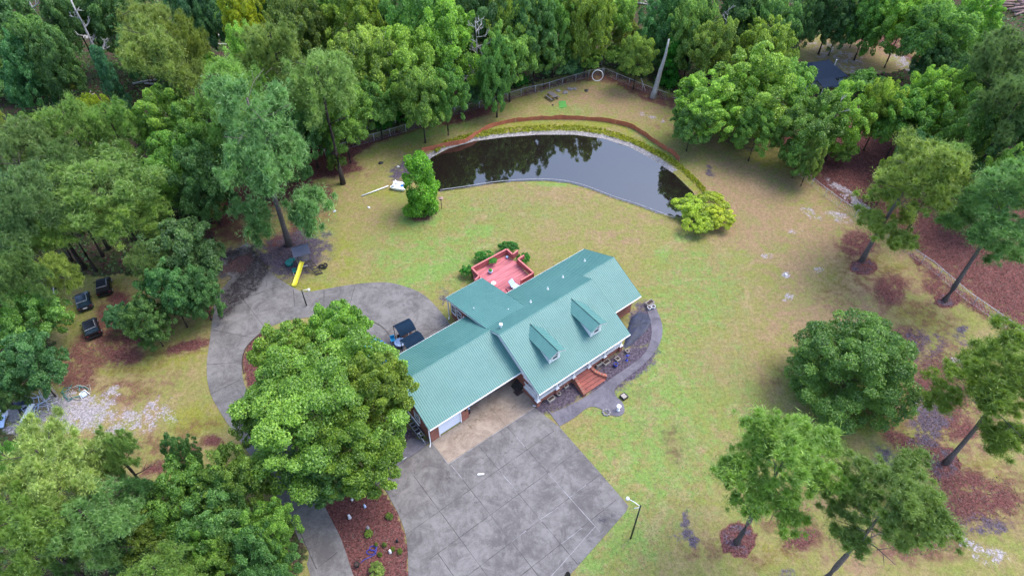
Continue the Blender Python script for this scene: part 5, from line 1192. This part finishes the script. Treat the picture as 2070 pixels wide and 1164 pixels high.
for s in(-1,1): m=MB(); m.box(-.9,s*.6-.1,.425,-.65,s*.6+.1,.44); m.build('dark_grip',M['teal_plastic'],t)
for i,(x,y,lab) in enumerate([(745,420,'white stone on the lawn below the white pipe'),(677,428,'grey stone on the lawn left of the white pipe'),(770,330,'dark stone on the marshy grass left of the pond'),(805,338,'pale stone on the dark mud left of the pond'),(1588,555,'pale stone on the sandy spot of the right lawn')]):
    m=MB(); m.rock((0,0,.06),.22 if i!=2 else .35,.5,i+20); o=m.build('stone',M['pot_dark' if i==2 else 'white_dirty']); o.location=at(x,y,0); tag(o,lab,'stone')
# ---------------- playset ----------------
t=thing('playset','wooden play tower with a grey gabled roof, yellow slide and black ladder','playset',at(617,536,0),.40)
for x in(-.75,.75):
    for y in(-.7,.7): m=MB(); m.bar((x,y,0),(x,y,2.75),.11); m.build('post',M['grey_wood'],t)
m=MB(); [m.box(-.8,-.75+i*.15,1.3,.8,-.62+i*.15,1.35) for i in range(10)]; m.build('platform',M['grey_wood'],t)
for s in(-1,1):
    m=MB(); m.add([(-1.05,s*1.0,2.6),(1.05,s*1.0,2.6),(1.05,0,3.35),(-1.05,0,3.35),(-1.05,s*1.0,2.53),(1.05,s*1.0,2.53),(1.05,0,3.28),(-1.05,0,3.28)],[(0,1,2,3),(7,6,5,4),(0,4,5,1),(1,5,6,2),(2,6,7,3),(3,7,4,0)]); m.build('roof',M['play_roof'],t)
for y,x0,x1 in((.7,-.75,.75),): m=MB(); [m.bar((x0+i*.15,y,1.35),(x0+i*.15,y,2.05),.05) for i in range(11)]; m.bar((x0,y,2.08),(x1,y,2.08),.07); m.build('railing',M['grey_wood'],t)
m=MB(); [m.bar((-.75,-.7+i*.15,1.35),(-.75,-.7+i*.15,2.05),.05) for i in range(10)]; m.build('railing',M['grey_wood'],t)
m=MB(); vs=[];fs=[]; S_=[(-.2,-.75,1.38),(-.5,-1.15,1.2),(-.95,-1.75,.75),(-1.3,-2.25,.55),(-1.75,-2.85,.22),(-2.0,-3.2,.16)]
for i,p in enumerate(S_):
    p=Vector(p); a=Vector(S_[max(i-1,0)]); b=Vector(S_[min(i+1,5)]); d_=(b-a); d_.z=0; d_.normalize(); q=Vector((-d_.y,d_.x,0))*.27
    vs+=[p+q+Vector((0,0,.14)),p+q*.85,p-q*.85,p-q+Vector((0,0,.14)),p-q*1.1+Vector((0,0,.1)),p-q*.9-Vector((0,0,.06)),p+q*.9-Vector((0,0,.06)),p+q*1.1+Vector((0,0,.1))]
for i in range(5):
    for j in range(8): fs.append((i*8+j,i*8+(j+1)%8,i*8+8+(j+1)%8,i*8+8+j))
fs+=[tuple(range(8))[::-1],tuple(range(40,48))]
m.add(vs,fs).build('slide',M['yellow'],t,True)
for s in(.1,.85): m=MB(); m.bar((s,-.75,1.35),(s+.9,-2.4,0),.07,.1); m.build('ladder_rail',M['dark_wood'],t)
for i in range(6): f=(i+.5)/6; m=MB(); m.bar((.1+.9*f,-.75-1.65*f,1.35*(1-f)),(.85+.9*f,-.75-1.65*f,1.35*(1-f)),.2,.04); m.build('ladder_step',M['dark_wood'],t)
m=MB(); m.bar((-.5,-.78,.7),(.5,-.95,.72),.2,.04); m.build('shelf',M['white_dirty'],t)
t=thing('play_table','rounded teal plastic play table behind the yellow slide','toy',at(586,535,0)); m=MB(); m.lathe([(.45,.0),(.5,.3),(.52,.5),(.4,.56)],n=16); m.build('top',M['teal_plastic'],t,True); m=MB(); m.box(-.1,.3,.3,.6,.7,.5); m.build('side_shelf',M['teal_plastic'],t)
t=thing('toy_chair','small teal toy chair with white legs beside the yellow slide','toy',at(597,552,0),.4); m=MB(); m.box(-.25,-.2,.28,.25,.2,.34); m.box(-.25,.14,.34,.25,.2,.68); m.build('seat',M['teal_plastic'],t)
for x in(-.2,.2):
    for y in(-.32,.16): m=MB(); m.bar((x,y*.5,.3),(x,y,0),.05); m.build('leg',M['white'],t)
t=thing('tire_swing','heap of black rubber edging at the right of the playset','rubber heap',at(650,540,0)); 
for i in range(3): m=MB(); a=i*2.1; m.tube([(.2*i+.35*math.cos(q*.5+a),.35*math.sin(q*.5+a),.1+.1*i) for q in range(9)],.1,6); m.build('rubber_strip',M['rubber'],t,True)
# ---------------- canopies, tables, pool by the inner court ----------------
def canopy(px,py,z,label,sx,sy,rz,arch=False):
    t=thing('canopy',label,'canopy',at(px,py,z)-Vector((0,0,z)),rz)
    for x in(-sx,sx):
        for y in(-sy,sy): m=MB(); m.bar((x*.92,y*.92,0),(x*.92,y*.92,z),.06); m.build('post',M['black'],t)
    m=MB(); n=10; vs=[]
    for i in range(n+1):
        a=-1+2*i/n; zz=z+(.55*(1-a*a) if arch else .45*(1-abs(a))); vs+=[(-sx,a*sy,zz),(sx,a*sy,zz),(sx,a*sy,zz-.05),(-sx,a*sy,zz-.05)]
    fs=[]
    for i in range(n):
        for j in range(4): fs.append((i*4+j,i*4+4+j,i*4+4+(j+1)%4,i*4+(j+1)%4))
    fs+=[(0,1,2,3),(n*4+3,n*4+2,n*4+1,n*4)]; m.add(vs,fs).build('roof',M['navy'],t)
    return t
t=canopy(817,662,2.1,'navy blue arched canopy over a glider seat on the inner court',1.0,.95,.60,True)
m=MB(); m.box(-.9,-.25,.42,.9,.3,.5); m.bar((-.9,.35,.75),(.9,.35,.75),.06,.5); m.build('glider_seat',M['brown'],t); m=MB(); m.box(.02,-.9,.5,.1,-.85,2.05); m.build('white_pole',M['white'],t)
t=canopy(834,688,2.2,'flat navy blue canopy tucked against the back eave of the garage',1.15,.9,.659); m=MB(); m.box(-.6,-.5,0,.6,.3,.9); m.build('grill_counter',M['black'],t)
t=thing('round_table','round pale blue plastic table left of the navy canopies','table',at(810,699,0)); m=MB(); m.lathe([(.02,.68),(.62,.68),(.66,.72),(.6,.75),(.02,.75)],n=22); m.build('tabletop',M['lightblue'],t,True)
for a in range(4): m=MB(); c_,s_=math.cos(a*1.57+.7),math.sin(a*1.57+.7); m.bar((.4*c_,.4*s_,.7),(.5*c_,.5*s_,0),.06); m.build('leg',M['lightblue'],t)
t=thing('play_pool_chair','light cyan plastic chair between the oak and the round table','chair',at(795,691,0),.3); m=MB(); m.box(-.25,-.25,.4,.25,.25,.46); m.box(-.25,.2,.46,.25,.26,.95); m.build('seat',M['cyan'],t)
for x in(-.2,.2):
    for y in(-.2,.2): m=MB(); m.bar((x,y,0),(x,y,.4),.05); m.build('leg',M['white'],t)
t=thing('swimming_pool','round above ground pool with bright blue water half hidden under the oak','pool',at(748,728,0)); m=MB(); m.lathe([(2.3,0),(2.35,1.0),(2.25,1.03),(2.2,.98),(2.2,.05)],n=32); m.build('pool_wall',M['blue_plastic'],t,True); m=MB(); m.cyl((0,0,.1),(0,0,.85),2.19,2.19,32); m.build('pool_water',M['cyan'],t)
# deck things
def onD(x,y,z=.9): return HL(x,y,z)
t=thing('flower_pot','pale blue glazed flower pot on the left side of the deck','flower pot',onD(7.6,18.6)); m=MB(); m.lathe([(.18,0),(.27,.25),(.3,.42),(.22,.42)],n=14); m.build('pot',M['lightblue'],t,True); m=MB(); m.rock((0,0,.5),.25,.7,4); m.build('plant',plain('pot_plant_leaves',(.05,.22,.02),.8,var=.5,scale=9),t)
t=thing('side_table','small round white table on the deck near the teal roof corner','table',onD(6.6,16.6)); m=MB(); m.lathe([(.02,.5),(.3,.5),(.3,.54),(.02,.54)],n=16); m.build('tabletop',M['white'],t); m=MB(); m.cyl((0,0,0),(0,0,.5),.04,.04,8); m.build('stem',M['white'],t)
t=thing('patio_chair','pale grey patio lounge chair with cushions on the deck platform','chair',onD(8.3,14.6,1.08),.9); m=MB(); m.box(-.4,-.9,.3,.4,.3,.42); m.bar((0,.3,.4),(0,.75,.95),.75,.1); m.build('cushion',M['lightblue'],t)
for x in(-.35,.35):
    for y in(-.8,.25): m=MB(); m.bar((x,y,0),(x,y,.3),.05); m.build('leg',M['alu'],t)
t=thing('storage_bench','white storage box on the deck against the house wall','box',onD(6.9,13.8),0); m=MB(); m.box(-.5,-.3,0,.5,.3,.5); m.build('body',M['white'],t); m=MB(); m.box(-.53,-.33,.5,.53,.33,.56); m.build('lid',M['white'],t)
t=thing('blue_bucket','small blue grey bucket in the back corner of the deck','bucket',onD(10.8,19.4)); m=MB(); m.lathe([(.13,0),(.17,.3),(.14,.3)],n=12); m.build('body',M['lightblue'],t,True)
# ---------------- cars under the trees ----------------
def car(px,py,rz,label,paint,glass,body_l=2.9,w=1.62,h=1.5,bar=True,plate=False,rounder=False):
    t=thing('parked_car',label,'car',at(px,py,0),rz,'black cars under the left trees')
    hw=w/2; L=body_l/2
    # side profile: x along car, nose at +x
    sec=[(-L,.35,.78,1.),(-L*.97,.3,.95,1.),(-L*.6,.3,.98,1.),(L*.35,.3,.95,1.),(L*.8,.3,.82,.97),(L*.98,.35,.62,.86)]
    m=MB(); vs=[];fs=[]
    for x,z0,z1,k_ in sec: vs+=[(x,-hw*k_,z0),(x,hw*k_,z0),(x,hw*k_*1.0,z1-.12),(x,hw*k_*.9,z1),(x,-hw*k_*.9,z1),(x,-hw*k_,z1-.12)]
    n=6
    for i in range(len(sec)-1):
        for j in range(n): fs.append((i*n+j,i*n+n+j,i*n+n+(j+1)%n,i*n+(j+1)%n))
    fs+=[tuple(range(n)),tuple(range((len(sec)-1)*n,len(sec)*n))[::-1]]
    m.add(vs,fs).build('body',M[paint],t,False,.05)
    m=MB(); vs=[(-L*.95,-hw*.88,.95),(-L*.95,hw*.88,.95),(L*.45,hw*.88,.93),(L*.45,-hw*.88,.93),(-L*.78,-hw*.7,h),(-L*.78,hw*.7,h),(L*.08,hw*.7,h),(L*.08,-hw*.7,h)]
    m.add(vs,[(3,2,1,0),(4,5,6,7),(0,1,5,4),(1,2,6,5),(2,3,7,6),(3,0,4,7)]).build('cabin_glass',M[glass],t,False,.06)
    m=MB(); m.box(-L*.74,-hw*.68,h-.01,L*.04,hw*.68,h+.035); rf=m.build('roof',M[paint],t,bevel=.03)
    if bar:
        m=MB(); m.bar((-L*.8,-hw*.72,h-.02),(-L*.8,hw*.72,h-.02),.05); m.build('rear_trim',M['chrome'],t); m=MB(); m.bar((-L*.75,-hw*.74,h),(L*.05,-hw*.74,h),.04); m.build('roof_rail',M['chrome'],t)
    for x in(-L*.62,L*.62):
        for s in(-1,1):
            m=MB(); m.cyl((x,s*(hw-.2),.31),(x,s*(hw+.01),.31),.31,.31,18); wh=m.build('wheel',M['rubber'],t,True); m=MB(); m.cyl((x,s*(hw+.005),.31),(x,s*(hw+.02),.31),.17,.15,12); m.build('rim',M['alu'],wh)
    for s in(-1,1):
        m=MB(); m.box(-L-.02,s*hw*.8-.12,.66,-L+.03,s*hw*.8+.12,.8); m.build('tail_light',M['red'],t)
        m=MB(); m.box(L*.93,s*hw*.62-.14,.5,L*.99,s*hw*.62+.14,.6); m.build('headlight',M['chrome'],t)
        m=MB(); m.cbox((L*.4,s*(hw+.08),.98),(.1,.16,.12)); m.build('side_mirror',M[paint],t)
    m=MB(); m.box(-L-.08,-hw*.92,.34,-L+.01,hw*.92,.5); m.build('rear_bumper',M['rubber'],t); m=MB(); m.box(L*.97,-hw*.8,.34,L*1.03,hw*.8,.5); m.build('front_bumper',M['rubber'],t)
    if plate: m=MB(); m.box(-L-.035,-.22,.56,-L-.015,.22,.7); m.build('licence_plate',M['white'],t)
    return t
M['carblue']=plain('blue_black_paint',(.008,.02,.04),.15,var=.3,spec=1)
car(189,668,2.18,'black square backed car parked lowest, nearest the sand patch','black','tint')
car(173,614,2.12,'dark blue black car with a white licence plate, middle of the three','carblue','tint',plate=True)
car(214,584,2.0,'dark car with a dull grey roof half hidden under the trees','black','rubber')
# trailer at the left
t=thing('utility_trailer','low trailer with brown board load under the left edge trees','trailer',at(93,593,0),.5)
m=MB(); m.box(-1.1,-1.9,.5,1.1,1.9,.62); m.build('bed',M['alu'],t); m=MB(); [m.box(-1.05+i*.3,-1.2,.62,-.8+i*.3,1.85,.95) for i in range(7)]; m.build('board_load',M['brown'],t)
for s in(-1,1): m=MB(); m.cyl((s*1.12,-.3,.3),(s*1.3,-.3,.3),.3,.3,14); m.build('wheel',M['rubber'],t); m=MB(); m.bar((s*1.12,-2.3,.62),(s*1.12,1.9,.9),.08); m.build('side_rail',M['white_dirty'],t)
m=MB(); m.bar((-.3,-1.9,.5),(.2,-2.7,.35),.25,.1); m.build('ramp',M['white_dirty'],t)
# ---------------- scrap pile at the left ----------------
ladder(at(22,795,.5),at(66,842,.25),.5,'ladder','long aluminium ladder lying across the scrap pile, upper section',n=11)
ladder(at(58,828,.3),at(74,850,.1),.5,'ladder','short ladder section sticking out below the scrap pile',n=5)
g=random.Random(31)
names=['bent metal pole','thin metal pole','pale metal tube','bluish metal tube','short metal pole']
for i in range(22):
    p=at(75+g.uniform(-22,20),812+g.uniform(-14,16),g.uniform(.1,.5)); a=g.gauss(-.35,.7); L_=g.uniform(1,2.6); v=Vector((math.cos(a)*L_,math.sin(a)*L_,g.uniform(-.2,.3)))
    m=MB(); k_=v.cross(Vector((0,0,1)))*g.uniform(-.12,.12); m.tube([-v*.5,k_,v*.5],.035,5); o=m.build('metal_pole',M[g.choice(['alu','white_dirty','alu','lightblue'])],None,True); o.location=p
    lg=['loose pale metal pole tangled in the scrap pile beside the ladder','topmost metal pole of the scrap pile','leftmost metal pole of the scrap pile','rightmost metal pole of the scrap pile','metal pole lying nearest the sand patch in the scrap pile']
    tag(o,lg[0],'pole','metal poles of the scrap pile'); globals().setdefault('MPS',[]).append(o)
for key,lab in ((lambda q:-q.location.z,lg[1]),(lambda q:q.location.x,lg[2]),(lambda q:-q.location.x,lg[3])):
    q=[w_ for w_ in sorted(MPS,key=key) if w_['label']==lg[0]][0]; q['label']=lab
o=MB().cbox((0,0,0),(.55,2.1,.06)).build('long_board',M['white']); o.location=at(55,834,.45); o.rotation_euler=(.15,0,-.12); tag(o,'long white panel leaning on the ladder at the scrap pile','panel')
m=MB(); m.rock((0,0,.15),.9,.35,7); o=m.build('blue_tarp',M['tarp'],None,True); o.location=at(46,820,0); tag(o,'dark blue tarp bundle under the ladder','tarp')
t=thing('cement_mixer','grey drum shaped cement mixer at the left edge beside the scrap pile','cement mixer',at(13,822,0),.4)
m=MB(); q=Matrix.Rotation(R(55),4,'Y'); b_=MB().lathe([(.25,-.6),(.5,-.35),(.5,.1),(.28,.55),(.24,.6),(.2,.5)],n=18); m.add([Matrix.Translation((0,0,1.0))@q@Vector(v) for v in b_.v],b_.f); m.build('drum',M['white_dirty'],t,True)
for s in(-1,1): m=MB(); m.bar((0,s*.45,1),(s*.1-.4,s*.5,0),.07); m.bar((0,s*.45,1),(.5,s*.5,0),.07); m.build('stand',M['alu'],t)
for i,(x,y,w_,l_,mat,lab) in enumerate([(6,838,1.1,1.6,'white_dirty','white sheet of metal at the left edge below the cement mixer'),(4,852,.5,1.4,'lightblue','blue and white panel at the left edge beside the lower trees'),(28,836,.9,1.8,'rock','grey concrete slab between the cement mixer and the ladder')]):
    o=MB().cbox((0,0,0),(w_,l_,.08)).build('sheet_metal' if i<2 else 'concrete_slab',M[mat]); o.location=at(x,y,.2+.1*i); o.rotation_euler=(.1,.1*i,.3*i); tag(o,lab,'panel')
t=thing('wire_tangle','tangle of green hose and wire on the ground above the sand patch','hose',at(157,793,0))
g=random.Random(8)
for i in range(4):
    P=[];a=g.uniform(0,6)
    for q in range(14): a+=g.uniform(.2,.7); rr=g.uniform(.7,1.5); P.append((rr*math.cos(a)*1.0+.3*i-.6,rr*math.sin(a)*.8,.08+.05*g.random()))
    m=MB(); m.tube(P,.035,5); m.build('hose_loop',M['teal_plastic' if i<2 else 'concrete_pot'],t,True)
t=thing('lawn_chair','toppled white lawn chair beside the green hose tangle','chair',at(172,800,0),.8); m=MB(); m.tube([(-.4,-.3,.05),(-.3,.3,.4),(.3,.35,.5),(.45,-.3,.1)],.04,6); m.build('frame',M['white'],t,True); m=MB(); m.cbox((0,.05,.25),(.5,.5,.03),rx=.5); m.build('seat',M['lightblue'],t)
# small blue thing beyond the right fence
m=MB(); m.rock((0,0,.2),.55,.7,11); o=m.build('blue_bundle',M['lightblue']); o.location=at(1938,436,0); tag(o,'pale blue plastic bundle on the red litter beyond the right fence','bundle')
# ---------------- neighbour house ----------------
nb=thing('neighbour_house','house with dark blue shingle roofs half hidden by trees at the upper right','house',at(1648,172,0),.25); nb.scale=(.72,.72,.78)
NS=M['shingle']; m=MB(); m.box(-5,-2.2,0,5.2,4.5,2.7); m.build('wall',M['lightblue'],nb)
def hip(x0,y0,x1,y1,z,h,nm='roof'):
    yc=(y0+y1)/2; d_=(y1-y0)/2; m=MB(); m.add([(x0,y0,z),(x1,y0,z),(x1,y1,z),(x0,y1,z),(x0+d_,yc,z+h),(x1-d_,yc,z+h),(x0,y0,z-.15),(x1,y0,z-.15),(x1,y1,z-.15),(x0,y1,z-.15)],[(0,1,5,4),(1,2,5),(2,3,4,5),(3,0,4),(9,8,7,6),(0,6,7,1),(1,7,8,2),(2,8,9,3),(3,9,6,0)]); return m.build(nm,NS,nb)
hip(-5.6,-2.8,5.8,5.1,2.72,2.2); m=MB(); m.add([(-2.2,-5.4,2.5),(2.2,-5.4,2.5),(2.2,-1.2,3.0),(-2.2,-1.2,3.0),(-2.2,-5.4,2.4),(2.2,-5.4,2.4),(2.2,-1.2,2.9),(-2.2,-1.2,2.9)],[(0,1,2,3),(7,6,5,4),(0,4,5,1),(1,5,6,2),(2,6,7,3),(3,7,4,0)]); m.build('porch_roof',NS,nb)
for x in(-2,2): m=MB(); m.bar((x,-5.2,0),(x,-5.2,2.4),.14); m.build('porch_post',M['white'],nb)
window(nb,(-3.4,-2.2,1.6),1.0,1.1,'y-'); window(nb,(3.6,-2.2,1.6),1.0,1.1,'y-')
m=MB(); m.box(-.5,-2.27,0,.45,-2.2,2.05); m.build('door',M['white'],nb)
m=MB(); m.cyl((4.2,1.0,3.2),(4.2,1.0,4.9),.12,.12,8); m.build('vent_pipe',M['white'],nb)
o=MB().lathe([(2.1,0),(2.15,.9),(2.05,.92),(2.0,.85),(.1,.8)],n=26).build('paddling_pool',M['lightblue'],None,True); o.location=at(1585,172,0); tag(o,'pale blue round pool showing through the trees left of the neighbour house','pool')
T('bush',1625,75,9,3,'small palm like pale plant at the left rim of the neighbour clearing','olive',cat='plant',zc=1.8)

# ---------------- loose cover lying on the ground ----------------
vx=np.random.default_rng(77)
gxi=gx.reshape(ny,nx); 
def sample(mask,n):
    ii=np.flatnonzero(mask); k_=ii[vx.integers(0,len(ii),n)]
    return np.stack([gx[k_]+vx.uniform(-.21,.21,n),gy[k_]+vx.uniform(-.21,.21,n),Z[k_]],-1)
infr=(PX>-60)&(PX<2130)&(PY>-30)&(PY<1200)&(np.abs(gx)<112)&(gy>16)&(gy<150)
paved=np.zeros(gx.shape,bool)
for poly in (pad,hl((-10.9,3.7),(-10.9,0),(0.6,-3),(.7,6.5)),g2(ring),g2(walk[:-2]),hl((-11,3.5),(-11,13.3),(17.7,13.3),(17.7,3.7),(12.6,0),(0,0)),hl((0,12),(0,17),(5,17),(5,20.2),(11.4,20.2),(11.4,12)),g2([(755,985),(775,940),(830,885),(868,893),(860,902),(765,968)])): paved|=inpoly(gx,gy,poly)
isl=inpoly(PX,PY,[(510,670),(540,665),(700,700),(720,800),(640,840),(560,830),(500,780),(490,725)]); paved&=~isl
grassy=infr&~paved&(dp>1.3)&(CH['woods']<.4)&(CH['straw']<.5)&(CH['dark']<.5)&(CH['sand']<.5)
def scatter(nm,mask,n,sz,up,col,lab,cat,zo=.03,asp=1.3):
    c_=sample(mask,n); c_[:,2]+=zo; nor=unit(vx.normal(size=(n,3))*np.array([1,1,.3])+np.array([0,0,up]))
    me=cards(nm,c_,nor,sz*vx.uniform(.6,1.4,n),vx.uniform(.2,.7,n),M['leaf'],aspect=asp,g=vx); o=bpy.data.objects.new(nm,me); C.objects.link(o); o.color=(*col,1); tag(o,lab,cat,kind='stuff')
scatter('grass_tufts',grassy,60000,.075,3.,(.24,.235,.095),'short yellowish grass tufts over the whole lawn','grass',zo=.012)
scatter('green_tufts',grassy&(CH['lush']>.35),9000,.08,3.,(.18,.3,.07),'fresh green grass tufts in the greener lawn patches','grass')
scatter('dry_leaves',infr&~paved&(CH['straw']>.62)&(dp>1),30000,.085,2.2,(.17,.08,.065),'reddish brown dry leaves and pine straw scattered on bare ground','leaf litter',asp=2.2)
scatter('weeds',infr&(CH['woods']>.5)&(CH['straw']<.5),26000,.4,.6,(.12,.22,.06),'low weeds and seedlings on the woodland floor','undergrowth',zo=.12)
